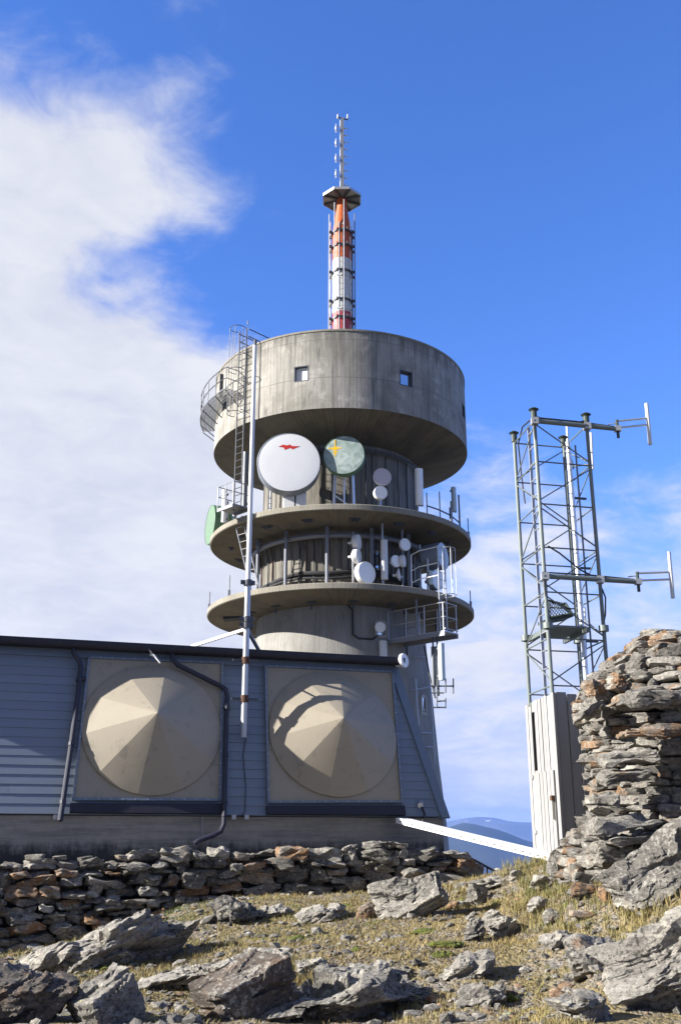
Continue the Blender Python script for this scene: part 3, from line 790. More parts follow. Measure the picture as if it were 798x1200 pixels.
# lilac + small white dish
pp = on_level(441, 592, Z_UP); pp = Vector((1.66, 37.9, Z_UP))
pc = at(448, 558.5, 37.4)
post = (Vector((pc.x - 0.1, 38.0, Z_UP)), Vector((pc.x - 0.1, 38.0, 14.4)))
dish('small round lilac dish on a post above a smaller white dish', pc, (0.12, -1, 0.03), 0.37, 0.10, 'pink', 'offwhite', post)
dish('small white dish with a deep rim directly beneath the lilac dish', at(446.5, 577, 37.4), (0.28, -1, -0.05), 0.275, 0.22, 'white', 'offwhite', (post[0] + Vector((0.05, 0.1, 0)), post[0] + Vector((0.05, 0.1, 1.0))))
def panel(label, p0, p1, w, dep, d, mat='offwhite', post=None, group=None):
    p0, p1 = Vector(p0), Vector(p1); d = Vector(d).normalized(); s_ = Vector((-d.y, d.x, 0))
    t = thing('panel_antenna', p0, label, 'antenna', group)
    c = (p0 + p1) / 2; h = (p1 - p0).length
    mb = MB(); n = 7
    prof = [(-w / 2, -dep / 2), (w / 2, -dep / 2)] + [(w / 2 * math.cos(math.pi * k / n), dep * 0.15 + dep * 0.35 * math.sin(math.pi * k / n)) for k in range(n + 1)]
    m_ = len(prof)
    vs = [p + s_ * x + d * y for p in (p0, p1) for x, y in prof]
    mb.add(vs, [tuple(range(m_ - 1, -1, -1)), tuple(range(m_, 2 * m_))] + [(k, (k + 1) % m_, m_ + (k + 1) % m_, m_ + k) for k in range(m_)])
    mb.build('radome', M[mat], t)
    for q_ in (0.12, 0.88):
        MB().box(p0 + (p1 - p0) * q_ - d * (dep / 2 + 0.05), 0.12, w * 0.6, 0.09, d, s_).build('bracket', M['dark_steel'], t)
    if post:
        pb = p0 - d * (dep / 2 + 0.13)
        MB().bar(Vector((pb.x, pb.y, post[0])), Vector((pb.x, pb.y, post[1])), 0.04, 8).build('post', M['galv'], t)
    return t
def vpanel(label, px, py0, py1, Y, w, dep, d, **kw):
    a = at(px, py0, Y); b = at(px, py1, Y); x = (a.x + b.x) / 2
    return panel(label, (x, Y, a.z), (x, Y, b.z), w, dep, d, **kw)
vpanel('tall white panel antenna standing near the right side of the upper gallery', 491.5, 592.5, 549.5, 38.3, 0.30, 0.2, (0.35, -1, 0), mat='white', post=(Z_UP, 13.6))
vpanel('narrow white panel antenna on a pole at the far right edge of the upper gallery', 532, 600, 571, 40.2, 0.20, 0.14, (0.6, -0.8, 0), mat='paleblue', post=(Z_UP, 13.8))
# rail and rods on right edge of the upper gallery
er = thing('edge_railing', (4.6, 39.2, Z_UP), 'low pipe railing with upright stubs along the right rim of the upper gallery', 'railing')
pts = []
for px, Y in ((497, 38.05), (508, 38.7), (519, 39.4), (531, 40.3)):
    p = at(px, 600, Y); r_ = 5.35; d = radial(p); pts.append(Vector((TX, TY, Z_UP)) + d * r_)
MB().tube([p + Vector((0, 0, 0.45)) for p in pts], 0.03, 6).build('handrail', M['dark_steel'], er)
for i, p in enumerate(pts):
    MB().bar(p, p + Vector((0, 0, (1.0, 1.25, 0.8, 1.7)[i])), (0.025, 0.025, 0.07, 0.04)[i], 8).build('post', M['grey_steel'], er)
# green drum at the far left
gx = at(255, 603, 41.6)
gd = dish('large green drum dish seen edge-on at the left end of the upper gallery', Vector((-5.75, 41.9, 13.22)), (-0.93, -0.36, 0.02), 0.90, 0.75, 'palegreen', 'green', (Vector((-4.7, 42.4, Z_UP)), Vector((-4.7, 42.4, 13.9))), prad=0.07)
vpanel('white cylindrical panel antenna between the green drum and the ladder landing', 262.5, 612, 574, 39.6, 0.17, 0.16, (-0.7, -0.7, 0), mat='white', post=(Z_UP, 13.6))
vpanel('slim grey panel antenna hanging close behind the caged ladder', 286.5, 598, 530, 38.9, 0.22, 0.18, (-0.7, -0.7, 0), mat='greyshroud')
# lightning rods on the gallery rims
for px, py, Y, ln, lab in ((253.5, 712, 41.0, 0.75, 'thin upright rod on the left rim of the lower gallery, outermost'), (275, 700, 38.7, 0.85, 'thin upright rod on the left rim of the lower gallery, nearer the long pole'),
                           (543.5, 708, 40.6, 0.7, 'thin upright rod on the right rim of the lower gallery'), (548.5, 635, 40.8, 0.85, 'thin upright rod on the right rim of the upper gallery')):
    z = Z_LOW if py > 660 else Z_UP
    p = at(px, py, Y); d = radial(p); p = Vector((TX, TY, z)) + d * 5.6
    t = thing('lightning_rod', p, lab, 'rod', 'thin rods on the gallery rims')
    MB().bar(p, p + Vector((0, 0, ln)), 0.022, 6).build('rod', M['dark_steel'], t)
    MB().box(p + Vector((0, 0, 0.12)), 0.09, 0.09, 0.24).build('clamp', M['grey_steel'], t)
# dishes between the galleries
YD = 37.55
pz = lambda px, py, Y=YD: at(px, py, Y)
pst = pz(414, 690, 37.7)
pst = (Vector((pst.x, 37.7, Z_LOW)), Vector((pst.x, 37.7, 11.6)))
g_ = 'small white dishes between the two galleries'
dish('upper of two matching white drum dishes on a shared post between the galleries', pz(420.5, 635), (0.93, -0.38, 0), 0.305, 0.17, 'white', 'offwhite', pst, g_)
dish('lower of two matching white drum dishes on a shared post between the galleries', pz(420.5, 651.5), (0.93, -0.38, 0), 0.305, 0.17, 'white', 'offwhite', pst, g_)
dish('widest white drum dish standing on the lower gallery deck, below the matching pair', pz(430, 671, 37.35), (0.62, -0.78, 0.02), 0.44, 0.24, 'white', 'offwhite', pst, g_)
vpanel('long white panel antenna upright in the middle of the dishes on the lower gallery', 450.6, 679, 633, 37.6, 0.25, 0.18, (0.3, -1, 0), mat='offwhite', post=(Z_LOW, 12.0))
p2 = pz(472.5, 690, 38.2); p2 = (Vector((p2.x, 38.3, Z_LOW)), Vector((p2.x, 38.3, 11.9)))
dish('highest white dish of the cluster right of the long panel, facing out', pz(475, 638, 38.0), (0.50, -0.86, 0.0), 0.255, 0.10, 'white', 'offwhite', p2, g_)
dish('white oval looking dish just right of the long panel, at mid height', pz(464.3, 657.5, 37.8), (0.62, -0.78, 0), 0.245, 0.08, 'white', 'offwhite', p2, g_, back='cone')
dish('narrow edge-on white dish under the highest one of the cluster', pz(473.8, 657.5, 38.0), (0.95, -0.32, 0), 0.245, 0.14, 'white', 'offwhite', p2, g_)
dish('flared white funnel shaped dish lowest in the cluster, pointing right', pz(468, 673.5, 37.9), (0.98, -0.2, 0.05), 0.245, 0.02, 'white', 'offwhite', p2, g_, back='cone')
c = pz(519, 651.5, 38.9)
dish('large grey hooded drum dish facing right beneath the upper gallery', c, (0.86, -0.50, 0.02), 0.56, 0.75, 'paleblue', 'greyshroud', (Vector((c.x - 0.9, 39.5, Z_LOW)), Vector((c.x - 0.9, 39.5, 11.6))), prad=0.06)
c = pz(505.5, 677, 38.2)
dish('white bowl dish with a dark hollow behind the cage of the catwalk ladder', c + Vector((0.28, 0.3, 0)), (0.75, -0.65, 0), 0.42, 0.28, 'white', 'greyshroud', (Vector((c.x - 0.1, 38.7, Z_LOW)), Vector((c.x - 0.1, 38.7, 10.8))))
vpanel('short pale blue panel antenna left of the catwalk ladder cage', 505, 685, 669, 38.0, 0.16, 0.12, (0.5, -0.8, 0), mat='paleblue', post=(Z_LOW, 10.6))
# wall dishes on the shaft
c = on_cyl(440, 737.5, 3.62); d = radial(c)
dish('little white dish beside the arched window of the tower shaft', c + d * 0.45, (-0.05, -1, 0.05), 0.21, 0.06, 'white', 'offwhite', (c + d * 0.1 - Vector((0, 0, 0.25)), c + d * 0.1 + Vector((0, 0, 0.25))), back='cone')
c = on_cyl(446.5, 762, 3.66); d = radial(c)
p = c + d * 0.2
panel('white box antenna on the shaft below the arched window', (p.x, p.y, on_cyl(446.5, 772, 3.66).z - 0.12), (p.x, p.y, on_cyl(446.5, 752, 3.66).z), 0.30, 0.16, d, mat='offwhite')

# ---------------------------------------------------------------- catwalk
A_, B_ = Vector((2.17, 39.10, 7.50)), Vector((4.20, 37.30, 7.50))
dc = (B_ - A_).normalized(); sc_ = Vector((-dc.y, dc.x, 0))
cw = thing('catwalk', (A_ + B_) / 2, 'white railed steel catwalk sticking out of the shaft below the lower gallery', 'catwalk')
W_ = 0.85
MB().box((A_ + B_) / 2, (B_ - A_).length, W_, 0.05, dc, sc_).build('floor_plate', M['galv'], cw)
for sg in (-1, 1): MB().flat(A_ + sc_ * sg * W_ / 2 - Vector((0, 0, .09)), B_ + sc_ * sg * W_ / 2 - Vector((0, 0, .09)), 0.05, 0.17).build('edge_beam', M['grey_steel'], cw)
for sg in (-1, 1):
    for k in range(4):
        p = A_ + (B_ - A_) * (k / 3) * 0.98 + sc_ * sg * W_ / 2
        MB().bar(p, p + Vector((0, 0, 1.1)), 0.024, 6).build('post', M['galv'], cw)
    for z_ in (1.1, 0.55): MB().bar(A_ + sc_ * sg * W_ / 2 + Vector((0, 0, z_)), B_ + sc_ * sg * W_ / 2 + Vector((0, 0, z_)), 0.02, 6).build('handrail', M['galv'], cw)
for z_ in (1.1, 0.55, 0.1): MB().bar(B_ + sc_ * W_ / 2 + Vector((0, 0, z_)), B_ - sc_ * W_ / 2 + Vector((0, 0, z_)), 0.02, 6).build('handrail', M['galv'], cw)
hp = A_ + (B_ - A_) * 0.52 - sc_ * W_ / 2
MB().bar(hp, Vector((hp.x, hp.y, 9.0)), 0.045, 8).build('hanger', M['grey_steel'], cw)
MB().bar(B_ - dc * 0.5 + sc_ * 0.3, Vector((B_.x - 0.3, B_.y + 0.5, 8.95)), 0.04, 8).build('hanger', M['grey_steel'], cw)
lp = B_ - dc * 0.35
cl = ladder('caged_ladder', 'white caged ladder rising from the catwalk end past the rim of the lower gallery', 'ladder', lp, Vector((lp.x, lp.y, 10.95)), dc, cage=(8.95, 10.8, 0.31), mat=M['galv'], width=0.46)
for z_ in (9.75, 10.25, 10.9):
    MB().tube([Vector((lp.x, lp.y, z_)) - sc_ * 0.24, Vector((lp.x, lp.y, z_)) - sc_ * 0.24 - dc * 0.9, Vector((lp.x, lp.y, z_ - 0.1)) - sc_ * 0.24 - dc * 1.3], 0.02, 6).build('handrail', M['white'], cl)
q = Vector((lp.x, lp.y, 0)) - sc_ * 0.24 - dc * 1.3
MB().bar(Vector((q.x, q.y, Z_LOW)), Vector((q.x, q.y, 10.8)), 0.026, 6).build('post', M['white'], cl)
# antennas slung below the catwalk
vpanel('tall dark backed panel antenna slung under the catwalk end', 509, 803, 758, 37.7, 0.22, 0.2, (-0.4, -0.8, 0), mat='greyshroud')
vpanel('tall pale blue panel antenna slung under the catwalk end', 517.8, 797, 754, 37.3, 0.22, 0.2, (0.7, -0.7, 0), mat='paleblue')
p = at(512, 752, 37.6)
hb = thing('antenna_bracket', Vector((p.x, 37.6, 5.3)), 'dark pipe bracket under the catwalk carrying the two tall panels', 'bracket')
for dx in (-0.16, 0.0):
    MB().bar(Vector((p.x + dx, 37.6, 7.4)), Vector((p.x + dx, 37.6, 5.15)), 0.035, 8).build('pipe', M['dark_steel'], hb)
za, zb = at(512, 805, 37.5).z, at(512, 829, 37.4).z
for a, b in (((505, 804), (532, 804)), ((506, 812), (520, 812)), ((507, 829), (522, 829)), ((512, 822), (522, 821))):
    MB().bar(at(*a, 37.55), at(*b, 37.4), 0.03, 6).build('crossbar', M['dark_steel'], hb)
for a, b in (((522, 818), (522, 830)), ((512, 795), (512, 829)), ((531, 795), (531, 813)), ((522, 795), (522, 812))):
    MB().bar(at(*a, 37.45), at(*b, 37.45), 0.026, 6).build('crossbar', M['dark_steel'], hb)
MB().tube([on_cyl(497, 757, 3.8), at(503, 790, 38.2), at(510, 818, 37.7)], 0.03, 6).build('cable', M['black'], hb)
# ================================================================== CLAD BUILDING
YAW = R(17.0)
LEAN = 0.315
U_ = Vector((math.cos(YAW), math.sin(YAW), 0))
BK = Vector((-math.sin(YAW), math.cos(YAW), 0))          # horizontal, into the building
Vv = (Vector((0, 0, 1)) + BK * LEAN).normalized()        # up the leaning wall
NN = U_.cross(Vv).normalized()                            # outward normal
A0 = at(0, 953.5, 16.0)
ZB = A0.z
def B(t, s, o=0.0): return A0 + U_ * t + Vv * s + NN * o
def W(px, py, o=0.0):
    p = on_plane(px, py, A0 + NN * o, NN) - A0
    return p.dot(U_), p.dot(Vv)
def WP(px, py, o=0.0):
    t, s = W(px, py, o); return B(t, s, o)
tc0, s0_ = W(524, 957); tc1, S_ = W(463, 783)
TL = -3.4
def tcor(s): return tc0 + (tc1 - tc0) * s / S_
bld = thing('clad_building', A0 + U_ * 3 - Vector((0, 0, 1.1)), 'low building with leaning blue grey boarded wall, two beige radome panels and dark roof edge', 'building')
cr = Vector((0, 0, 0))
b4 = [B(TL, 0, -0.03), B(tc0 - 0.03, 0, -0.03), B(tc0 - 0.03, 0, -0.03) + BK * 9, B(TL, 0, -0.03) + BK * 9]
t4 = [B(TL, S_, -0.03), B(tc1 - 0.03, S_, -0.03), B(tc1 - 0.03, S_, -0.03) + BK * 7, B(TL, S_, -0.03) + BK * 7]
MB().hexa(b4, t4).build('wall', M['trim'], bld, smooth=False)
# clapboards: each one a thin wedge, lower edge proud
mb = MB(); e = 0.157; n = int(S_ / e) + 1
for k in range(n):
    s0, s1 = k * e, min(S_, (k + 1) * e + 0.012)
    if s1 - s0 < 0.02: continue
    lens = [TL]
    rb = random.Random(k); x = TL + rb.uniform(1.2, 3.6)
    while x < tcor(s1) - 1.0: lens.append(x); x += rb.uniform(2.6, 4.2)
    lens.append(None)
    for j in range(len(lens) - 1):
        ta = lens[j] + (0.0015 if j else 0); last = lens[j + 1] is None
        tb0 = tcor(s0) - 0.02 if last else lens[j + 1] - 0.0015; tb1 = tcor(s1) - 0.02 if last else tb0
        jit = rb.uniform(-0.0015, 0.0015)
        mb.hexa([B(ta, s0, -0.01), B(tb0, s0, -0.01), B(tb0, s0, 0.017 + jit), B(ta, s0, 0.017 + jit)], [B(ta, s1, -0.01), B(tb1, s1, -0.01), B(tb1, s1, 0.005), B(ta, s1, 0.005)])
mb.build('siding', M['siding'], bld, smooth=False)
# corner board + end face boards
mb = MB()
wd = 0.13
mb.hexa([B(tc0 - wd, -0.03, 0.0), B(tc0 + 0.03, -0.03, 0.0), B(tc0 + 0.03, -0.03, 0.05), B(tc0 - wd, -0.03, 0.05)],
        [B(tc1 - wd, S_, 0.0), B(tc1 + 0.03, S_, 0.0), B(tc1 + 0.03, S_, 0.05), B(tc1 - wd, S_, 0.05)])
mb.build('corner_board', M['trim'], bld, smooth=False)
# plinth
pr_t = (on_plane(520, 985, A0 + BK * 0.07, BK) - A0).dot(U_)
pb = A0 + BK * 0.07
MB().hexa([pb + U_ * TL - Vector((0, 0, 1.6)), pb + U_ * pr_t - Vector((0, 0, 1.6)), pb + U_ * pr_t + BK * 8.8 - Vector((0, 0, 1.6)), pb + U_ * TL + BK * 8.8 - Vector((0, 0, 1.6))],
          [pb + U_ * TL - Vector((0, 0, 0.02)), pb + U_ * pr_t - Vector((0, 0, 0.02)), pb + U_ * pr_t + BK * 8.8 - Vector((0, 0, 0.02)), pb + U_ * TL + BK * 8.8 - Vector((0, 0, 0.02))]).build('plinth', M['plinth'], bld, smooth=False)
# roof + gutter
rt0 = B(TL, S_, 0); tr_ = W(467, 783)[0]
zr = rt0.z
rf = [B(TL, S_, 0) - BK * 0.132, B(tr_, S_, 0) - BK * 0.132, B(tr_, S_, 0) + BK * 7.2, B(TL, S_, 0) + BK * 7.2]
up = Vector((0, 0, 1))
MB().hexa([p + up * 0.03 for p in rf], [p + up * 0.19 for p in rf]).build('roof', M['navy'], bld, smooth=False)
MB().hexa([B(TL, S_ - 0.13, 0.03), B(tcor(S_) - 0.02, S_ - 0.13, 0.03), B(tcor(S_) - 0.02, S_ - 0.13, 0.06), B(TL, S_ - 0.13, 0.06)],
          [B(TL, S_ + 0.02, 0.03), B(tcor(S_) - 0.05, S_ + 0.02, 0.03), B(tcor(S_) - 0.05, S_ + 0.02, 0.06), B(TL, S_ + 0.02, 0.06)]).build('fascia_board', M['trim'], bld, smooth=False)
gc = B(0, S_, 0) - BK * 0.225 + up * 0.10
mb = MB()
# half-round gutter with a rolled lip, closed shell
prof = []
for k in range(11):
    t = math.pi + math.pi * k / 10; prof.append((0.085 * math.cos(t), 0.085 * math.sin(t)))
prof += [(0.085, 0.05), (0.074, 0.05)] + [(0.074 * math.cos(2 * math.pi - math.pi * k / 10), 0.074 * math.sin(2 * math.pi - math.pi * k / 10)) for k in range(11)] + [(-0.074, 0.05), (-0.085, 0.05)]
m_ = len(prof); vs = []
for t in (TL, tr_ + 0.02):
    for a, b in prof: vs.append(gc + U_ * t + BK * a + up * b)
mb.add(vs, [(k, (k + 1) % m_, m_ + (k + 1) % m_, m_ + k) for k in range(m_)])
gut = mb.build('gutter', M['navy'], bld)
t = TL + 0.2
while t < tr_:
    pts = [gc + U_ * t + BK * (0.091 * math.cos(math.pi + math.pi * k / 8)) + up * (0.091 * math.sin(math.pi + math.pi * k / 8)) for k in range(9)]
    MB().tube(pts[2:], 0.008, 5).build('gutter_bracket', M['navy'], gut); t += 0.52
# radome panels
def radome_panel(cor, cc, ap, name='radome_panel'):
    """cor: photo corners tl,tr,br,bl of the sheet, cc: ((cx,cy),(left,y),(bottom...)) of the cone base"""
    o0 = 0.055
    c4 = [W(px, py, o0) for px, py in cor]
    pan = MB().hexa([B(c4[3][0], c4[3][1], 0.01), B(c4[2][0], c4[2][1], 0.01), B(c4[2][0], c4[2][1], o0), B(c4[3][0], c4[3][1], o0)],
                    [B(c4[0][0], c4[0][1], 0.01), B(c4[1][0], c4[1][1], 0.01), B(c4[1][0], c4[1][1], o0), B(c4[0][0], c4[0][1], o0)]).build(name, M['radome'], bld, smooth=False)
    fw = 0.035
    for i, j in ((0, 1), (1, 2), (2, 3), (3, 0)):
        a, b = B(*c4[i], o0 + 0.012), B(*c4[j], o0 + 0.012)
        d = (b - a).normalized(); 
        MB().flat(a - d * fw * 0.5, b + d * fw * 0.5, 0.035, 0.05, NN).build('frame_strip', M['siding'] if i != 2 else M['trim'], pan, smooth=False)
    bolts = MB()
    for i, j in ((0, 1), (1, 2), (2, 3), (3, 0)):
        for q_ in range(1, 12):
            a = B(*c4[i], o0 + 0.03); b = B(*c4[j], o0 + 0.03); p = a + (b - a) * q_ / 12
            bolts.bar(p, p + NN * 0.014, 0.012, 6)
    bolts.build('bolt_row', M['galv'], pan)
    # dark board under it
    (t0, s0), (t1, s1) = c4[3], c4[2]
    dl_, dr_ = W(cor[3][0] - 3, 955, 0.05), W(cor[2][0] + 1.5, 955, 0.05)
    MB().hexa([B(t0 - 0.04, 0.0, 0.03), B(t1 + 0.04, 0.0, 0.03), B(t1 + 0.04, 0.0, 0.09), B(t0 - 0.04, 0.0, 0.09)],
              [B(t0 - 0.04, s0 - 0.06, 0.03), B(t1 + 0.04, s1 - 0.06, 0.03), B(t1 + 0.04, s1 - 0.06, 0.075), B(t0 - 0.04, s0 - 0.06, 0.075)]).build('base_board', M['navy'], pan, smooth=False)
    # gored cone
    (lx, rx, ty, by) = cc
    cL, cR = W(lx, (ty + by) / 2, o0), W(rx, (ty + by) / 2, o0)
    cT, cB = W((lx + rx) / 2, ty, o0), W((lx + rx) / 2, by, o0)
    ct, cs = (cL[0] + cR[0]) / 2, (cT[1] + cB[1]) / 2
    rad = ((cR[0] - cL[0]) + (cT[1] - cB[1])) / 4
    H = 0.66; ng = 10; seg = 12; rings = 10
    off = R(-64.5) - math.pi / ng * 0
    mb = MB(); vs = []; fs = []; nT = ng * seg
    vs.append(B(ct, cs, o0 + H))
    half_ = math.pi / ng
    for i in range(1, rings + 1):
        q = i / rings
        for k in range(nT):
            th = off + 2 * math.pi * k / nT
            ph = ((2 * math.pi * (k % seg) / nT) - half_)
            w = 0.72
            pyr = q * math.cos(ph) / math.cos(half_) 
            h = H * (1 - (q * (1 - w) + w * q * math.cos(ph) / ((1 + math.cos(half_)) / 2)))
            rr = rad * q
            vs.append(B(ct + rr * math.cos(th), cs + rr * math.sin(th), o0 + 0.035 + max(0.0, h) * (1 - 0.035 / H)))
    for k in range(nT): vs.append(B(ct + rad * math.cos(off + 2 * math.pi * k / nT), cs + rad * math.sin(off + 2 * math.pi * k / nT), o0 - 0.01))
    for k in range(nT):
        k2 = (k + 1) % nT
        fs.append((0, 1 + k, 1 + k2))
        for i in range(rings): fs.append((1 + i * nT + k, 1 + (i + 1) * nT + k, 1 + (i + 1) * nT + k2, 1 + i * nT + k2))
    mb.add(vs, fs).build('radome_cone', M['radome'], pan, ang=12)
    return pan
radome_panel(((105, 771), (260.5, 777.5), (257.5, 938), (86, 937)), (97.5, 256.5, 780, 934.5), None)
radome_panel(((311, 781), (459.5, 788), (470.5, 940), (314.5, 940.5)), (318, 461, 787, 937), None)
# downpipes
def wall_pipe(pts, r, offs):
    return MB().tube([WP(px, py, o) for (px, py), o in zip(pts, offs)], r, 10)
dp = wall_pipe([(88, 756), (86.5, 765), (93, 774), (95, 782), (92.5, 810), (83, 880), (71, 962)], 0.042, [0.20, 0.2, 0.14, 0.11, 0.11, 0.11, 0.12]).build('downpipe', M['pipe'], bld)
for px, py in ((93, 797), (84, 872), (74, 940)):
    a = WP(px, py, 0.11); MB().bar(a - Vv * 0.03, a + Vv * 0.03, 0.052, 10).build('pipe_clip', M['pipe'], dp)
MB().bar(WP(94, 796, 0.11), WP(101, 795, 0.09), 0.035, 8).build('pipe_stub', M['pipe'], dp)
dp = wall_pipe([(202, 764), (202.5, 772), (208, 779), (259, 804), (265, 808), (266.5, 816), (264.5, 880), (263, 957)], 0.042, [0.2, 0.2, 0.16, 0.14, 0.14, 0.14, 0.14, 0.14]).build('downpipe', M['pipe'], bld)
for px, py in ((266, 830), (264.5, 885), (263.3, 940)):
    a = WP(px, py, 0.14); MB().bar(a - Vv * 0.03, a + Vv * 0.03, 0.053, 10).build('pipe_clip', M['pipe'], dp)
pk = lambda px, py, o: on_plane(px, py, A0 - BK * o, BK)
MB().tube([WP(263, 957, 0.14), pk(262.5, 966, 0.16), pk(259, 974, 0.17), pk(250, 979, 0.18), pk(233, 985, 0.20), pk(228, 989, 0.2)], 0.042, 10).build('pipe_foot', M['pipe'], dp)
MB().bar(pk(237.5, 957, -0.06), pk(237.5, 979, -0.05), 0.006, 5).build('wire', M['galv'], bld)
# small floodlight arm on the eave, cable down the siding, lamp and hook
fl = thing('wall_light', WP(180, 770, 0.2), 'small spindly light fitting hanging from the roof edge above the left radome', 'lamp')
mb = MB().bar(WP(174, 760, 0.30), WP(181, 769, 0.34), 0.016, 6); mb.build('arm', M['dark_steel'], fl)
MB().bar(WP(180, 767, 0.34), WP(188, 777, 0.35), 0.018, 8, 0.012).build('lamp_head', M['offwhite'], fl)
MB().bar(WP(176, 767, 0.34), WP(184, 771, 0.34), 0.014, 6).build('crossbar', M['galv'], fl)
MB().tube([WP(288.5, 864, 0.04), WP(285, 885, 0.04), WP(288, 920, 0.04), WP(287.5, 950, 0.04), WP(283, 957, 0.04)], 0.008, 5).build('cable', M['black'], bld)
MB().tube([WP(287, 778, 0.04), WP(290, 800, 0.04), WP(289, 830, 0.04)], 0.006, 5).build('cable', M['black'], bld)
mb = MB().tube([WP(492, 943, 0.05), WP(495, 948, 0.12), WP(497.5, 954, 0.14), WP(495.5, 962, 0.14), WP(494, 968, 0.12)], 0.024, 8); mb.build('conduit_elbow', M['black'], bld)
MB().bar(WP(492.5, 941, 0.03), WP(492.5, 944, 0.12), 0.05, 10).build('conduit_gland', M['galv'], bld)
for px in (66, 274, 289): MB().box(pk(px, 957.5, 0.03), 0.07, 0.07, 0.07, U_, BK).build('vent_block', M['galv'], bld)
# dish on the roof corner
c = WP(474, 774, 0.30)
rd_ = dish('small white dish fixed at the right end of the dark roof edge', c, (0.80, -0.60, 0.05), 0.135, 0.05, 'white', 'offwhite', None, back='cone')
MB().bar(c - Vector((0.08, -0.1, 0)), WP(464, 779, 0.02), 0.03, 8).build('mount_arm', M['galv'], rd_)
MB().box(c - Vector((0.12, -0.06, 0.04)), 0.09, 0.09, 0.13).build('transceiver', M['offwhite'], rd_)
# tall pole
pp0 = WP(285.5, 864, 0.12); pp0 = Vector((pp0.x, pp0.y, pp0.z))
zt_ = at(299, 405, pp0.y).z; zj = at(291, 683, pp0.y).z
X0 = pp0.x; Y0 = pp0.y
pole = thing('antenna_pole', pp0, 'long slender white pole with galvanised lower half, clamped to the boarded wall between the radomes', 'pole')
X1 = at(299, 405, pp0.y).x
px_at = lambda z: X0 + (X1 - X0) * (z - pp0.z) / (zt_ - pp0.z)
MB().bar(pp0, Vector((px_at(zj), Y0, zj)), 0.054, 14, 0.052).build('lower_tube', M['galv'], pole)
MB().bar(Vector((px_at(zj), Y0, zj)), Vector((X1, Y0, zt_)), 0.046, 14, 0.038).build('upper_tube', M['offwhite'], pole)
MB().bar(Vector((X1, Y0, zt_)), Vector((X1, Y0, zt_ + 0.12)), 0.03, 8).build('tip', M['dark_steel'], pole)
for py in (683, 726, 733):
    z = at(289, py, Y0).z; x = px_at(z)
    mb = MB().bar(Vector((x, Y0, z - 0.05)), Vector((x, Y0, z + 0.05)), 0.078, 12); mb.box(Vector((x, Y0 - 0.02, z)), 0.26, 0.06, 0.07, U_)
    mb.build('collar', M['dark_steel'], pole)
for py in (774, 819):
    z = at(287, py, Y0).z; x = px_at(z)
    q = WP(287, py, 0.03)
    mb = MB().box(Vector((x, Y0, z)), 0.46, 0.035, 0.035, U_, BK); mb.build('wall_bracket', M['dark_steel'], pole)
    MB().bar(Vector((x, Y0, z - 0.06)), Vector((x, Y0, z + 0.06)), 0.070, 12).build('collar', M['rust'], pole)
    for sx in (-0.03,): MB().bar(Vector((x, Y0, z)) + U_ * sx, q + U_ * sx, 0.016, 6).build('stud', M['galv'], pole)
zs = at(289, 737, Y0).z
sa = Vector((px_at(zs), Y0, zs))
MB().flat(sa, at(225, 757.5, 17.9), 0.05, 0.05).build('strut', M['white'], pole)
MB().flat(sa, at(304, 763, 18.4), 0.05, 0.05).build('strut', M['dark_steel'], pole)

# ================================================================== PERFORATED CABLE TRAY
Pa, Pb = pk(470, 964.5, 0.10), at(650, 1009, 15.35)
tr = thing('cable_tray', Pa, 'long bright perforated metal cable tray sloping from the building corner down to the timber hut', 'cable tray')
ds = (Pb - Pa).normalized(); sd = ds.cross(up).normalized(); ud = sd.cross(ds)
Ln = (Pb - Pa).length; hw, hh = 0.125, 0.085
def perf_strip(mb, org, da, db, L_, Wd, nrm, th=0.003, pitch=0.14, slot=0.05, sw=0.018):
    """flat strip with a row of real slots, built from butted pieces"""
    m0, m1 = Wd / 2 - sw / 2, Wd / 2 + sw / 2
    def q(a0, a1, b0, b1):
        c = [org + da * a0 + db * b0, org + da * a1 + db * b0, org + da * a1 + db * b1, org + da * a0 + db * b1]
        mb.hexa(c, [p + nrm * th for p in c])
    q(0, L_, 0, m0); q(0, L_, m1, Wd)
    x = 0.0
    while x < L_:
        q(x, min(L_, x + pitch - slot), m0, m1); x += pitch
mb = MB(); perf_strip(mb, Pa - sd * hw, ds, sd, Ln, 2 * hw, ud * -1); mb.build('tray_floor', M['alu'], tr, smooth=False)
for sg in (-1, 1):
    mb = MB(); perf_strip(mb, Pa + sd * sg * hw, ds, ud, Ln, hh, sd * sg); mb.build('tray_side', M['white'], tr, smooth=False)
mb = MB(); perf_strip(mb, Pa - sd * hw + ud * hh, ds, sd, Ln, 2 * hw, ud); mb.build('tray_cover', M['white'], tr, smooth=False)
MB().tube([Pa + ud * 0.05, Pa + ds * Ln * 0.5 + ud * 0.03, Pb + ud * 0.05], 0.025, 6).build('cable', M['black'], tr)

# ================================================================== LATTICE MAST + TIMBER HUT
l2, l1, l3, l4 = (3.165, 15.0), (3.005, 15.99), (4.07, 15.21), (3.90, 16.19)
ZT = 6.65; ZH = at(649.5, 812, 14.84).z; ZM = ZH - 0.05
legs = [Vector((x, y, 0)) for x, y in (l2, l3, l4, l1)]
lm = thing('lattice_mast', (3.53, 15.6, ZM), 'square green grey steel lattice mast standing up out of the timber hut', 'mast')
for p in legs:
    MB().bar(p + up * ZM, p + up * ZT, 0.030, 10).build('leg', M['mastgreen'], lm)
    mb = MB().bar(p + up * (ZT + 0.03), p + up * (ZT + 0.07), 0.045, 12, 0.085).bar(p + up * (ZT + 0.065), p + up * (ZT + 0.10), 0.085, 12, 0.04)
    mb.bar(p + up * (ZT - 0.1), p + up * (ZT + 0.04), 0.05, 10); mb.build('leg_cap', M['mesh_green'], lm)
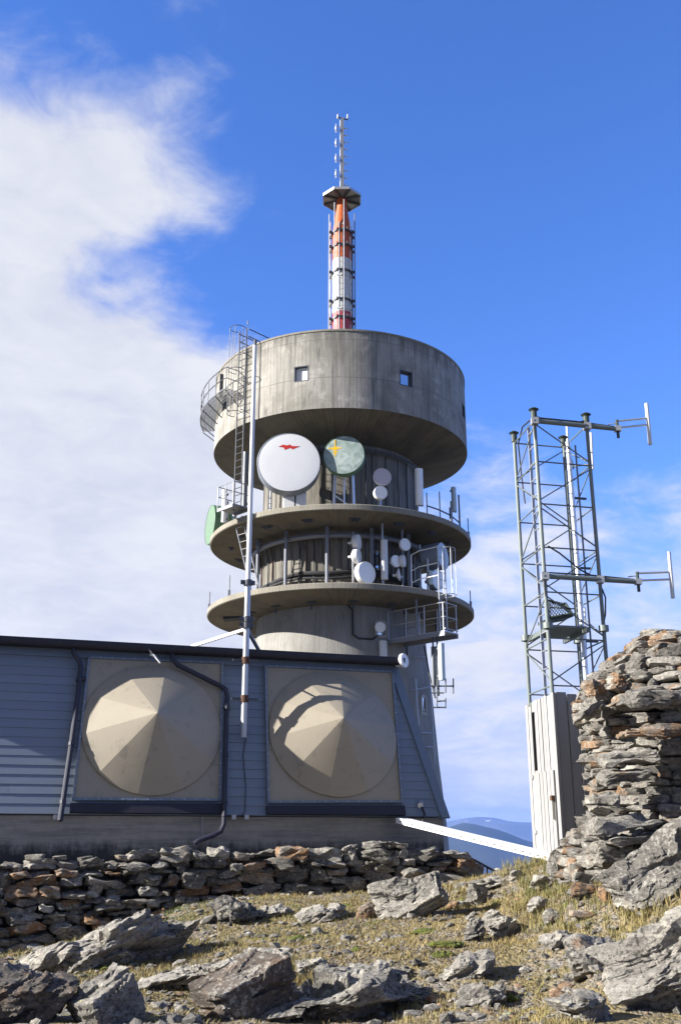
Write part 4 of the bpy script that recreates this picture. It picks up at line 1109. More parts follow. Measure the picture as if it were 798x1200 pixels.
# platform level
zpf = at(646, 733, 15.05).z
lev = [ZT - 0.12]
stp = 0.72
z = ZT - 0.12
while z > ZH + 0.45:
    z -= stp; lev.append(z)
for i in range(len(lev)):
    for k in range(4):
        a, b = legs[k], legs[(k + 1) % 4]
        MB().bar(a + up * lev[i], b + up * lev[i], 0.012, 6).build('strut', M['mastgreen'], lm)
        if i + 1 < len(lev):
            if (i + k) % 2: a, b = b, a
            MB().bar(a + up * (lev[i] - 0.06), b + up * (lev[i + 1] + 0.06), 0.011, 6).build('brace', M['mastgreen'], lm)
for p in legs:
    MB().bar(p + up * (zpf - 0.06), p + up * (zpf + 0.03), 0.078, 14).build('flange', M['mastgreen'], lm)
ctr = (legs[0] + legs[2]) / 2
d01 = (legs[1] - legs[0]).normalized(); d03 = (legs[3] - legs[0]).normalized()
mb = MB()
for k in range(13):
    o = legs[0] + d03 * (0.06 + 0.86 * k / 12) + up * zpf + d01 * 0.05
    mb.flat(o, o + d01 * 0.62, 0.035, 0.03)
mb.flat(legs[0] + d01 * 0.05 + up * (zpf - 0.04), legs[3] + d01 * 0.05 + up * (zpf - 0.04), 0.05, 0.07)
mb.flat(legs[0] + d01 * 0.67 + up * (zpf - 0.04), legs[3] + d01 * 0.67 + up * (zpf - 0.04), 0.05, 0.07)
mb.build('work_platform', M['mastgreen'], lm, smooth=False)
# basket of netting on the platform
bt = thing('net_crate', ctr + up * (zpf + 0.04) - d01 * 0.1, 'tilted dark crate with a torn net side lying on the platform of the lattice mast', 'crate')
qa = at(644, 703, 15.3); qb = at(671, 716, 15.3); qc = at(671, 722, 15.1); qd = at(645, 722, 15.1)
def net(p00, p10, p11, p01, nu, nv, r=0.006):
    mb = MB()
    for i in range(nu + 1):
        for sgn in (1, -1):
            pass
    L_ = lambda u, v: (p00 * (1 - u) + p10 * u) * (1 - v) + (p01 * (1 - u) + p11 * u) * v
    for k in range(-nv, nu + 1):
        a = max(0, k); b = min(nu, k + nv)
        if b > a: mb.bar(L_(a / nu, (a - k) / nv), L_(b / nu, (b - k) / nv), r, 4)
        if b > a: mb.bar(L_(1 - a / nu, (a - k) / nv), L_(1 - b / nu, (b - k) / nv), r, 4)
    return mb
P1, P2 = at(643, 724, 15.25), at(671, 719, 15.25)
Q1, Q2 = at(643, 703, 15.3), at(662, 707, 15.3)
net(P1, P2, Q2, Q1, 8, 5).build('netting', M['mesh_green'], bt)
MB().tube([P1, P2, Q2, at(655, 709, 15.3), at(652, 706, 15.3), at(648, 706, 15.3), Q1, P1], 0.022, 6).build('rim', M['mesh_green'], bt)
MB().hexa([P1 - up * 0.05, P2 - up * 0.05, P2 + d03 * 0.5 - up * 0.02, P1 + d03 * 0.5 - up * 0.02], [P1, P2, P2 + d03 * 0.5 + up * 0.03, P1 + d03 * 0.5 + up * 0.03]).build('tray', M['mesh_green'], bt, smooth=False)
# ladder up the left face of the mast
la = legs[0] + d03 * 0.10 + d01 * 0.03
for q_ in (0.0, 0.26):
    MB().flat(la + d03 * q_ + up * ZM, la + d03 * q_ + up * (ZT - 0.1), 0.02, 0.045, d01).build('ladder_rail', M['galv'], lm)
z = ZH + 0.15
while z < ZT - 0.2:
    MB().bar(la + up * z, la + d03 * 0.26 + up * z, 0.011, 5).build('rung', M['galv'], lm); z += 0.28
# inner galvanised pipe and thin conduit, stub aerials
ip = legs[2] * 0.45 + legs[1] * 0.55 - d01 * 0.16
MB().bar(ip + up * ZM, ip + up * (ZT - 0.25), 0.042, 12).build('inner_pipe', M['alu'], lm)
MB().bar(ip + d01 * 0.13 + up * ZM, ip + d01 * 0.13 + up * (ZT - 0.3), 0.016, 8).build('conduit', M['grey_steel'], lm)
for z in (5.4, 4.2, 3.0, 2.2): MB().flat(ip + up * z, ip + d01 * 0.25 + up * z, 0.04, 0.03).build('pipe_clip', M['dark_steel'], lm)
# dipole booms
def dipole_boom(label, pa, pb_, pc_, top, bot, aer, z_off=0.0):
    t = thing('dipole_antenna', pa, label, 'antenna', 'dipole antennas on the lattice mast booms')
    MB().bar(pa, pb_, 0.040, 10).build('boom', M['mastgreen'], t)
    MB().bar(pb_ + up * 0.16, pb_ - up * 0.16, 0.026, 8).build('clamp_post', M['mesh_green'], t)
    mb = MB().box(pb_, 0.10, 0.10, 0.09); mb.build('clamp', M['galv'], t)
    for dz in (0.08, -0.04): MB().bar(pb_ + up * (dz + 0.06), pc_ + up * dz, 0.018, 8).build('dipole_arm', M['alu'], t)
    MB().bar(pb_ + up * 0.08 - Vector((0.15, 0, 0)), pb_ + up * 0.1, 0.01, 5).build('stub', M['galv'], t)
    MB().bar(bot, top, 0.032, 10, 0.032).build('dipole', M['offwhite'], t)
    for p in (legs[0], legs[1]):
        MB().box(Vector((p.x, p.y - 0.02, pa.z)), 0.11, 0.12, 0.11).build('clamp', M['galv'], t)
    MB().tube([pb_ + up * 0.03, (pa + pb_) / 2 + up * 0.06, pa + up * 0.06, Vector((legs[0].x, legs[0].y, pa.z - 0.5))], 0.014, 6).build('feed_cable', M['black'], t)
def boom_pts(y0px, y1px, e_px, dtop, dbot, drod):
    z0 = at(628, y0px, 14.95).z
    a = Vector((legs[0].x - 0.03, 14.95, z0))
    dirb = d01
    # boom end where the ray of its photo position meets the boom level
    e = on_level(*e_px, z0); L_ = (e - a).dot(dirb); b = a + dirb * L_
    tp = at(*dtop, b.y + 0.15); bt_ = at(*dbot, b.y + 0.15)
    c = at(*drod, b.y + 0.15)
    return a, b, c, tp, bt_
a, b, c, tp, bt_ = boom_pts(493, 500, (729, 498), (757, 473), (761.5, 521), (760, 495))
dipole_boom('upper dipole antenna on a long boom at the top of the lattice mast', a, b, c, tp, bt_, None)
a, b, c, tp, bt_ = boom_pts(675, 680, (753, 679), (783, 647), (788, 701), (786, 676))
dipole_boom('lower dipole antenna on a long boom halfway up the lattice mast', a, b, c, tp, bt_, None)
for (px, y0, y1, Y, lab) in ((664, 498, 552, 16.3, 'white whip aerial inside the mast head'), (692, 507, 550, 16.0, 'white whip aerial by the right rear corner of the mast head'), (684, 712, 763, 16.2, 'white stub aerial below the mast platform')):
    a, b = at(px, y0, Y), at(px + 2, y1, Y)
    t = thing('whip_aerial', b, lab, 'aerial', 'white aerials on the lattice mast')
    MB().bar(b, a, 0.022, 8).build('rod', M['offwhite'], t)
    MB().bar(b + up * 0.1, Vector((legs[2].x, legs[2].y, b.z + 0.1)), 0.012, 6).build('bracket', M['galv'], t)
# black cables sagging at the mast head
for pts in (((625, 489, 15), (612, 500, 15.5), (607, 520, 15.9), (611, 560, 15.95), (615, 590, 15.95)), ((627, 488, 15), (640, 492, 15.0), (668, 497, 15.1), (685, 493, 15.2)), ((661, 520, 16.2), (668, 535, 16.1), (672, 548, 16), (668, 552, 16)),
            ((642, 640, 15.0), (655, 648, 15.1), (680, 668, 15.15), (692, 674, 15.2)), ((705, 690, 15.2), (709, 700, 15.2), (709, 720, 15.2), (706, 735, 15.2))):
    MB().tube([at(*p) for p in pts], 0.013, 6).build('cable', M['black'], lm)
# hut (vertical boards), slightly wider at the foot
hut = thing('timber_hut', (3.53, 15.6, -0.35), 'narrow hut of silvered vertical boards with a plank door, under the lattice mast', 'hut')
tp_n, bo_n = at(649.5, 812, 14.84), at(656.5, 1003, 14.84)
tp_l, bo_l = at(616.5, 823, 16.25), at(627.5, 1001, 16.25)
zt0 = tp_n.z; zb0 = -0.30
N_t = Vector((tp_n.x, tp_n.y, 0)); L_t = Vector((tp_l.x, tp_l.y, 0))
hr = (legs[1] - legs[0]).normalized() * 1.32
hdir = (L_t - N_t)
R_t = N_t + hr; F_t = L_t + hr
cen = (N_t + F_t) / 2
def board_face(P0, P1, zt, zb, nboard, outn, gaps, name, hide=None, wj=0.0, top_var=0.02, seed=1, thick=0.022):
    rr = random.Random(seed)
    ws = [1 + rr.uniform(-wj, wj) for _ in range(nboard)]; tot = sum(ws)
    x = 0; mb = MB(); d = (P1 - P0); ln = d.length; d.normalize()
    for i, w in enumerate(ws):
        a, b = x / tot * ln, (x + w) / tot * ln; x += w
        zt1 = zt + rr.uniform(-top_var, top_var)
        for (za, zb1) in (hide(i) if hide else [(zb, zt1)]):
            zb1 = min(zb1, zt1)
            pr = rr.uniform(0, 0.008)
            c0 = P0 + d * (a + gaps); c1 = P0 + d * (b - gaps)
            q = [c0 + outn * pr, c1 + outn * pr, c1 + outn * (pr + thick), c0 + outn * (pr + thick)]
            mb.hexa([p + up * za for p in q], [p + up * zb1 for p in q])
    return mb
nl = (N_t - R_t).normalized()                       # outward of left face
nf = Vector((d01.y, -d01.x, 0))                      # outward of front face
ztl = zt0
zsl0, zsl1 = at(630, 903, 15.8).z, at(630, 834, 15.8).z
zdr0, zdr1 = at(640, 995, 15.5).z, at(640, 905, 15.5).z
# left face: 9 boards, slot window between boards 1 and 2, door below
def left_cut(i):
    if i in (2,): return [(zb0, zdr1 - 0.012), (zsl1 + 0.02, 9)] if False else [(zb0 + 0.0, zsl0), (zsl1, 9)]
    return [(zb0, 9)]
board_face(L_t, N_t, ztl, zb0, 9, nl, 0.011, 'wall', left_cut, 0.12, 0.015, 3).build('wall', M['wood'], hut, smooth=False)
board_face(N_t, R_t, zt0, zb0, 7, nf, 0.012, 'wall', None, 0.25, 0.02, 4).build('wall', M['wood'], hut, smooth=False)
board_face(R_t, F_t, zt0, zb0, 9, -nl, 0.003, 'wall', None, 0.12, 0.015, 5).build('wall', M['wood'], hut, smooth=False)
board_face(F_t, L_t, zt0, zb0, 7, -nf, 0.003, 'wall', None, 0.12, 0.015, 6).build('wall', M['wood'], hut, smooth=False)
ins = 0.012
mb = MB()
q = [N_t + (cen - N_t).normalized() * ins * 2, R_t + (cen - R_t).normalized() * ins * 2, F_t + (cen - F_t).normalized() * ins * 2, L_t + (cen - L_t).normalized() * ins * 2]
mb.hexa([p + up * (zb0 + 0.02) for p in q], [p + up * (zt0 - 0.12) for p in q]); mb.build('inner_frame', M['black'], hut, smooth=False)
MB().hexa([p + up * (zt0 - 0.11) for p in q], [p + up * (zt0 - 0.05) for p in q]).build('roof', M['wood'], hut, smooth=False)
mb = board_face(L_t + (N_t - L_t) * 0.20 + nl * 0.032, L_t + (N_t - L_t) * 0.90 + nl * 0.032, zdr1, zb0 + 0.13, 6, nl, 0.011, 'door', None, 0.1, 0.0, 9, 0.02)
door = mb.build('door', M['wood'], hut, smooth=False)
for z in (0.25, 1.15):
    c = L_t + (N_t - L_t) * 0.18 + nl * 0.065 + up * (zb0 + 0.2 + z * 0.9)
    MB().box(c, 0.16, 0.012, 0.05, (N_t - L_t).normalized(), nl).build('hinge', M['galv'], door)
hc = at(651, 935, 15.0)
hc = L_t + (N_t - L_t) * 0.87 + nl * 0.06
zh = at(651, 935, 14.95).z
MB().box(hc + up * zh + nl * 0.02, 0.09, 0.05, 0.07, (N_t - L_t).normalized(), nl).build('handle', M['rust'], door)
MB().flat(hc + up * (zh - 0.03) + nl * 0.02, hc + up * (zh - 0.30) + nl * 0.02, 0.03, 0.035, nl).build('latch_bar', M['wframe'], door)
MB().box(N_t + nl * 0.03 + nf * 0.03 + up * ((zt0 + zb0) / 2), 0.05, 0.05, zt0 - zb0, nl, nf).build('corner_post', M['wood'], hut, smooth=False)
MB().box(L_t + (N_t - L_t) * 0.75 + nl * 0.02 + up * (zb0 + 0.07), 0.5, 0.05, 0.12, (N_t - L_t).normalized(), nl).build('kick_gap', M['black'], hut, smooth=False)
# ================================================================== GROUND
CTRL = [(0, 1200, 9.0), (400, 1200, 9.6), (798, 1200, 8.2), (200, 1185, 9.8), (600, 1190, 9.4),
        (0, 1124, 14.9), (60, 1116, 15.0), (0, 1150, 11.9), (150, 1086, 15.2), (300, 1054, 15.6), (450, 1046, 16.3), (560, 1036, 16.6), (230, 1062, 15.2),
        (590, 1024, 16.6), (640, 1013, 15.4), (680, 1006, 14.4), (720, 1030, 11.9), (798, 1015, 11.2), (690, 1040, 12.3),
        (150, 1140, 11.8), (300, 1110, 12.6), (430, 1100, 12.6), (430, 1070, 14.4), (560, 1075, 13.6), (600, 1110, 11.7), (700, 1105, 10.4), (790, 1090, 9.6), (650, 1055, 13.2), (620, 1150, 10.2)]
cpts = [(at(*c).x, at(*c).y, at(*c).z) for c in CTRL]
cpts += [(x, y, z) for x in (-8, -3, 0, 3, 8) for y, z in ((-6, -1.7), (0, -1.65), (4, -1.65))]
cpts += [(-9, 14, -1.4), (-10, 9.5, -1.7), (8, 9, -0.6), (9, 13, 0.1), (7, 12, -0.1), (8, 17, -0.3), (5.5, 14.5, -0.15), (4.5, 17, -0.4), (2.6, 17.6, -0.75), (2.6, 19, -1.15), (4.5, 20, -1.3), (8, 22, -1.5), (0, 20, -0.9), (-6, 18, -0.9), (-10, 22, -0.9), (0, 30, -1.3), (5, 26, -2.6), (10, 30, -4.0), (-8, 40, -1.6), (0, 44, -2.1), (6, 36, -3.6), (-10, 30, -1.2), (8, 44, -5.0), (-12, 55, -3), (2, 60, -5)]
CA = np.array(cpts)
def ground_base(x, y):
    x = np.asarray(x, float); y = np.asarray(y, float)
    w_s = np.zeros_like(x); z_s = np.zeros_like(x)
    for cx, cy, cz in CA:
        w = 1.0 / ((x - cx) ** 2 + (y - cy) ** 2 + 0.30) ** 2
        w_s += w; z_s += w * cz
    z = z_s / w_s
    dist = np.sqrt(x ** 2 + (y - 18) ** 2)
    far = np.clip((dist - 26) / 30, 0, 1); far = far * far * (3 - 2 * far)
    slope = -1.7 - np.maximum(dist - 26, 0) * 0.34
    slope = np.maximum(slope, -520 - (dist > 5000) * 0)
    return z * (1 - far) + slope * far
def ground(x, y, detail=True):
    x = np.atleast_1d(np.asarray(x, float)); y = np.atleast_1d(np.asarray(y, float))
    z = ground_base(x, y)
    P = np.stack([x, y, np.zeros_like(x)], 1)
    z = z + 0.055 * fbm(P * 0.9, 4, 3) + 0.03 * fbm(P * 3.1, 3, 9)
    if detail: z = z + 0.014 * np.abs(fbm(P * 9.0, 3, 21)) 
    dist = np.sqrt(x ** 2 + (y - 18) ** 2)
    k = np.clip((dist - 40) / 200, 0, 1)
    return z + k * 9 * fbm(P * 0.012, 4, 5) + np.clip((dist - 300) / 1500, 0, 1) * 60 * fbm(P * 0.0012, 4, 6)
def gz(x, y): return float(ground(x, y)[0])
def axis_grid(lo, hi, step, far, g=1.16):
    c = list(np.arange(lo, hi, step)); s = step; a = c[-1]; b = c[0]; up_, dn = [], []
    while a < far: s *= g; a += s; up_.append(a)
    s = step
    while b > -far: s *= g; b -= s; dn.append(b)
    return np.array(dn[::-1] + c + up_)
gx = axis_grid(-6.5, 6.5, 0.06, 19000); gy = axis_grid(7.6, 18.0, 0.06, 19000)
XX, YY = np.meshgrid(gx, gy)
ZZ = ground(XX.ravel(), YY.ravel())
nx, ny = len(gx), len(gy)
idx = np.arange(nx * ny).reshape(ny, nx)
quads = np.stack([idx[:-1, :-1].ravel(), idx[:-1, 1:].ravel(), idx[1:, 1:].ravel(), idx[1:, :-1].ravel()], 1)
def grid_mesh(name, X, Y, Z, quads, mat, kind='structure'):
    me = bpy.data.meshes.new(name)
    me.from_pydata(np.stack([X.ravel(), Y.ravel(), Z.ravel()], 1).tolist(), [], quads.tolist())
    me.shade_smooth(); me.materials.append(mat)
    o = bpy.data.objects.new(name, me); COL.objects.link(o); o['kind'] = kind
    return o
def ground_mat():
    m, nt, bs = new_mat('alpine ground')
    v = coords(nt, 'World')
    n_big = noise(nt, v, 0.8, 5, 0.6, 0.4); n_mid = noise(nt, v, 3.0, 6, 0.65); n_f = noise(nt, v, 16, 6, 0.7)
    vor = N(nt, 'ShaderNodeTexVoronoi'); vor.inputs['Scale'].default_value = 16; L(nt, v, vor.inputs['Vector'])
    vor2 = N(nt, 'ShaderNodeTexVoronoi'); vor2.inputs['Scale'].default_value = 38; L(nt, v, vor2.inputs['Vector'])
    soil = mix(nt, n_mid, (0.10, 0.068, 0.04), (0.215, 0.162, 0.10))
    peb = ramp(nt, sep(nt, vor.outputs['Color'])[0], [(0.0, (0.10, 0.094, 0.088)), (0.5, (0.20, 0.19, 0.175)), (0.8, (0.31, 0.295, 0.27)), (1.0, (0.30, 0.20, 0.12))])
    peb2 = ramp(nt, sep(nt, vor2.outputs['Color'])[0], [(0.0, (0.075, 0.064, 0.053)), (0.6, (0.20, 0.18, 0.155)), (1.0, (0.33, 0.31, 0.275))])
    c = mix(nt, ramp(nt, n_mid, [(0.38, 0.85), (0.6, 0.2)]), soil, peb2)
    c = mix(nt, ramp(nt, math_(nt, 'ADD', n_f, math_(nt, 'MULTIPLY', n_big, 0.6)), [(0.78, 0), (0.88, 0.9)]), c, peb)
    grass = mix(nt, n_f, (0.135, 0.10, 0.03), (0.27, 0.21, 0.08))
    c = mix(nt, ramp(nt, math_(nt, 'ADD', math_(nt, 'MULTIPLY', n_mid, 0.5), math_(nt, 'MULTIPLY', n_big, 0.8)), [(0.60, 0), (0.72, 0.8)]), c, grass)
    moss = mix(nt, n_f, (0.055, 0.085, 0.008), (0.16, 0.19, 0.025))
    nm = noise(nt, v, 1.5, 4, 0.5, 0.3)
    c = mix(nt, ramp(nt, nm, [(0.655, 0), (0.69, 0.9)]), c, moss)
    far = sep(nt, v)
    z = far[2]
    fc = ramp(nt, noise(nt, v, 0.004, 8, 0.6), [(0.35, (0.035, 0.05, 0.022)), (0.6, (0.075, 0.08, 0.035)), (0.75, (0.13, 0.115, 0.075))])
    c = mix(nt, math_(nt, 'MULTIPLY', math_(nt, 'SUBTRACT', -8.0, z), 0.02, True), c, fc)
    L(nt, c, bs.inputs['Base Color']); bs.inputs['Roughness'].default_value = 0.95
    h = math_(nt, 'ADD', math_(nt, 'MULTIPLY', vor.outputs['Distance'], -0.9), math_(nt, 'ADD', math_(nt, 'MULTIPLY', n_f, 0.8), math_(nt, 'MULTIPLY', vor2.outputs['Distance'], -0.5)))
    bump(nt, bs, h, 1.0, 0.05)
    return m
M['ground'] = ground_mat()
grid_mesh('ground', XX, YY, ZZ.reshape(XX.shape), quads, M['ground'])
# ---- far hills and snow-streaked mountains (real relief at real distance)
def hill_mat(snow):
    m, nt, bs = new_mat('mountain' if snow else 'hillside')
    v = coords(nt, 'World')
    n = noise(nt, v, 0.0006, 8, 0.6); n2 = noise(nt, v, 0.0022, 8, 0.65)
    c = ramp(nt, n, [(0.35, (0.016, 0.025, 0.014)), (0.55, (0.030, 0.034, 0.022)), (0.7, (0.06, 0.055, 0.045))])
    if snow:
        z = sep(nt, v)[2]
        c = mix(nt, 0.6, c, (0.13, 0.125, 0.12))
        k = math_(nt, 'ADD', math_(nt, 'MULTIPLY', z, 0.0012), n2)
        c = mix(nt, ramp(nt, k, [(0.98, 0), (1.02, 1)]), c, (0.85, 0.86, 0.88))
    L(nt, c, bs.inputs['Base Color']); bs.inputs['Roughness'].default_value = 0.95
    return m
def ridge(name, dist, depth, x0, x1, nxx, nyy, prof, rough, seed, mat, floor):
    xs = np.linspace(x0, x1, nxx); ys = np.linspace(0, 1, nyy)
    X, T = np.meshgrid(xs, ys)
    Y = dist + (T - 0.5) * depth
    P = np.stack([X.ravel() / depth * 3, Y.ravel() / depth * 3, np.zeros(X.size)], 1)
    n = fbm(P, 6, seed).reshape(X.shape); rg = 1 - np.abs(fbm(P * 1.7, 5, seed + 7).reshape(X.shape)) * 2
    top = np.interp(X, prof[0], prof[1])
    env = np.clip(1 - np.abs(T - 0.5) * 2, 0, 1); env = env ** 0.8
    Z = floor + (top - floor) * env * (1 + rough * 0.25 * n) + rough * (rg - 0.5) * 170 * env
    i = np.arange(X.size).reshape(X.shape)
    q = np.stack([i[:-1, :-1].ravel(), i[:-1, 1:].ravel(), i[1:, 1:].ravel(), i[1:, :-1].ravel()], 1)
    return grid_mesh(name, X, Y, Z, q, mat)
# photo-x of the ridge line -> X at its distance
def rp(dist, pts): return ([at(px, py, dist).x for px, py in pts], [at(px, py, dist).z for px, py in pts])
M['hill'], M['mountain'] = hill_mat(False), hill_mat(True)
ridge('hill', 8500, 5200, -9000, 9000, 190, 70, rp(8500, [(-600, 985), (0, 975), (400, 978), (505, 976), (545, 964), (580, 972), (625, 988), (700, 994), (900, 985), (1500, 978)]), 0.25, 11, M['hill'], -540)
ridge('mountain', 17500, 8000, -17000, 17000, 260, 80, rp(17500, [(-700, 972), (0, 962), (300, 968), (520, 964), (560, 964), (600, 964), (640, 966), (800, 958), (1000, 966), (1600, 968)]), 0.75, 23, M['mountain'], -540)

# ================================================================== STONES AND ROCKS
_ico = {}
def ico(sub):
    if sub not in _ico:
        import bmesh
        bm = bmesh.new(); bmesh.ops.create_icosphere(bm, subdivisions=sub, radius=1.0)
        bm.verts.ensure_lookup_table()
        v = np.array([tuple(x.co) for x in bm.verts]); f = [tuple(x.index for x in p.verts) for p in bm.faces]
        bm.free(); _ico[sub] = (v / np.linalg.norm(v, axis=1)[:, None], f)
    return _ico[sub]
def rock_shape(size, seed, sub=2, planes=9, boxy=True, rough=0.05, freq=2.2, strata=0.0, sdir=(0, 0, 1), period=0.08, lo=0.72, power=1.0):
    rr = np.random.RandomState(seed)
    d, f = ico(sub)
    nrm = rr.normal(size=(planes, 3)); nrm /= np.linalg.norm(nrm, axis=1)[:, None]
    off = rr.uniform(lo, 1.0, planes)
    if boxy:
        ax = np.array([(1, 0, 0), (-1, 0, 0), (0, 1, 0), (0, -1, 0), (0, 0, 1), (0, 0, -1)], float) + rr.normal(scale=0.10, size=(6, 3))
        ax /= np.linalg.norm(ax, axis=1)[:, None]
        nrm = np.vstack([ax, nrm]); off = np.concatenate([rr.uniform(0.60, 0.72, 6), off * 1.02])
    den = d @ nrm.T
    rad = np.where(den > 1e-3, off[None, :] / np.maximum(den, 1e-3), 9.0).min(axis=1)
    rad = np.minimum(rad, 1.25)
    v = d * rad[:, None]
    m = np.abs(v).max(axis=0)
    v = v / m
    size = np.asarray(size, float) / 2
    v = v * size
    sc = size.min() * 2
    P = v / sc * freq + rr.uniform(0, 50, 3)
    v = v + d * (fbm(P, 4, seed % 97)[:, None] * rough * sc * 1.6)
    if strata:
        sd = np.asarray(sdir, float); sd = sd / np.linalg.norm(sd)
        wob = fbm(v / sc * 1.2 + 5, 3, seed % 89) * period * 1.4
        t = (v @ sd + wob) / period + 1000
        k = np.floor(t); fr = t - k
        off_l = _hash(k.astype(np.int64), k.astype(np.int64) * 0 + seed, k.astype(np.int64) * 0, 3)
        off_n = _hash(k.astype(np.int64) + 1, k.astype(np.int64) * 0 + seed, k.astype(np.int64) * 0, 3)
        s = np.clip((fr - 0.8) / 0.2, 0, 1); o = off_l * (1 - s) + off_n * s
        perp = d - (d @ sd)[:, None] * sd
        v = v + perp * ((o - 0.6)[:, None] * strata)
    return v, f
def fracture(v, seed, sdir, aniso, levels, sc):
    """chip a rock into split blocks: nearest-seed cells, flattened along the cleavage, each pushed in or out and tilted"""
    rr = np.random.RandomState(seed)
    sd = np.asarray(sdir, float); sd = sd / np.linalg.norm(sd)
    cen = v.mean(axis=0)
    ex = v.max(axis=0) - v.min(axis=0)
    d = (v - cen) / ex ** 2; d = d / np.maximum(np.linalg.norm(d, axis=1)[:, None], 1e-9)
    out = v.copy()
    wv = v + 0.10 * sc * np.stack([fbm(v / sc * 2.0 + 3.1 * k, 3, seed % 83 + k) for k in range(3)], 1)
    q = wv + (aniso - 1) * (wv @ sd)[:, None] * sd
    for K, amp, tilt in levels:
        sidx = rr.choice(len(q), K, replace=False); S = q[sidx]
        near = np.empty(len(q), int)
        for a in range(0, len(q), 8000):
            D = ((q[a:a + 8000, None, :] - S[None]) ** 2).sum(-1); near[a:a + 8000] = D.argmin(1)
        off = rr.uniform(-1, 0.5, K); td = rr.normal(size=(K, 3)); td /= np.linalg.norm(td, axis=1)[:, None]
        disp = off[near] * amp * sc + ((wv - wv[sidx][near]) * td[near]).sum(1) * tilt
        out = out + d * disp[:, None]
    return out
def rotm(rx, ry, rz): return np.array(Matrix.Rotation(rz, 3, 'Z') @ Matrix.Rotation(ry, 3, 'Y') @ Matrix.Rotation(rx, 3, 'X'))
def stone_tint(rr, orange=0.18, dark=0.0):
    o = rr.uniform(0.55, 1.0) if rr.random() < orange else rr.uniform(0, 0.25)
    return (rr.random(), o, dark, 1)

def chip(v, seed, k=1.0):
    ex = v.max(axis=0) - v.min(axis=0); sc_ = float(np.sort(ex)[0])
    return fracture(v, seed, (0.1, 0.1, 1), 2.2, ((7, 0.16 * k, 0.22 * k), (34, 0.06 * k, 0.2 * k)), sc_ * 1.2)
# ---- dry stone retaining wall in front of the plinth
def stone_bundle(parent, stones, name='stone', limit=100):
    """stones: (weight, verts, faces, tint). the largest ones become parts, the rest one filler part"""
    stones.sort(key=lambda s: -s[0])
    for i, (w, v, f, t) in enumerate(stones[:limit]):
        MB().add(v.tolist(), f, None, t).build(name, M['stone'], parent, ang=28)
    if stones[limit:]:
        mb = MB()
        for w, v, f, t in stones[limit:]: mb.add(v.tolist(), f, None, t)
        o = mb.build('small_stones', M['stone'], parent, ang=28); o['kind'] = 'stuff'
rw = random.Random(12)
wo = A0 - BK * 0.62                         # line of the wall face at plinth foot level
def wall_xy(t, out=0.0):
    p = wo + U_ * t - BK * out
    return p.x, p.y
t_end = (on_plane(562, 1020, wo, BK) - wo).dot(U_)
wall = thing('dry_stone_wall', (wo + U_ * 3) * 1.0 + Vector((0, 0, -1.7 - wo.z)), 'low dry stone retaining wall of dark and rusty slabs running along the concrete plinth', 'stone wall')
tops = [(-3, 1004), (0, 1005), (60, 1006), (110, 1004), (170, 1003), (200, 998), (240, 998), (300, 999), (355, 996), (420, 994), (432, 982), (475, 985), (480, 996), (520, 994), (548, 1000), (562, 1022)]
tt = [(on_plane(px, py, wo, BK) - wo).dot(U_) for px, py in tops]; tz = [on_plane(px, py, wo, BK).z for px, py in tops]
def wall_top(t): return float(np.interp(t, tt, tz))
zmin = -1.75
stones = []
z = zmin; sd_ = 100
row = 0
while z < 0.25:
    T = rw.choice((0.07, 0.09, 0.11, 0.13, 0.17, 0.2))
    t = TL + 0.3 + rw.uniform(0, 0.3)
    batter = 0.16 * (0 - z)
    while t < t_end:
        Ls = rw.uniform(0.16, 0.5) * (1.25 if T > 0.11 else 1.0)
        if t + Ls > t_end + 0.1: break
        tm = t + Ls / 2
        Tz = T * rw.uniform(0.7, 1.4)
        zt_w = wall_top(tm)
        x, y = wall_xy(tm, batter)
        g = gz(x, y - 0.15)
        if z + Tz * 0.5 > g - 0.05 and z + Tz * 0.55 < zt_w:
            D = rw.uniform(0.3, 0.5); sd_ += 1
            v, f = rock_shape((Ls * 1.12, D, Tz * 1.18), sd_, 3, 9, True, 0.06, 2.0, lo=0.72)
            v = chip(v, sd_)
            v = v @ rotm(rw.uniform(-.2, .2), rw.uniform(-.14, .14), YAW + rw.uniform(-.3, .3)).T
            p = wo + U_ * tm - BK * (batter - D / 2 + 0.10 + rw.uniform(-0.09, 0.10))
            v = v + np.array((p.x, p.y, z + Tz / 2))
            stones.append((Ls * Tz, v, f, stone_tint(rw, 0.16)))
        t += Ls + rw.uniform(0.0, 0.02)
    z += T; row += 1
# loose top slabs
for px, py, s_ in ((42, 999, (0.3, 0.3, 0.1)), (70, 1000, (0.26, 0.3, 0.09)), (100, 1001, (0.22, 0.25, 0.1)), (152, 1000, (0.5, 0.35, 0.08)), (192, 998, (0.28, 0.3, 0.09)), (222, 997, (0.3, 0.3, 0.14)), (262, 1001, (0.3, 0.35, 0.2)), (452, 985, (0.28, 0.32, 0.14)), (447, 1001, (0.44, 0.32, 0.30)), (500, 998, (0.3, 0.3, 0.12)), (545, 1008, (0.3, 0.3, 0.26)), (556, 1016, (0.26, 0.3, 0.3)), (534, 1002, (0.24, 0.25, 0.14)), (380, 997, (0.5, 0.3, 0.13))):
    p = on_plane(px, py + 6, wo + BK * 0.12, BK); sd_ += 1
    v, f = rock_shape(s_, sd_, 3, 8, True, 0.05, 2, lo=0.8)
    v = v @ rotm(rw.uniform(-.1, .1), rw.uniform(-.12, .12), YAW + rw.uniform(-.3, .3)).T + np.array((p.x, p.y, p.z))
    stones.append((s_[0] * s_[2] + 0.03, v, f, stone_tint(rw, 0.5)))
stone_bundle(wall, stones)
q0, q1 = wo + U_ * TL + BK * 0.28, wo + U_ * (t_end - 0.25) + BK * 0.28
mb = MB()
seg = 30
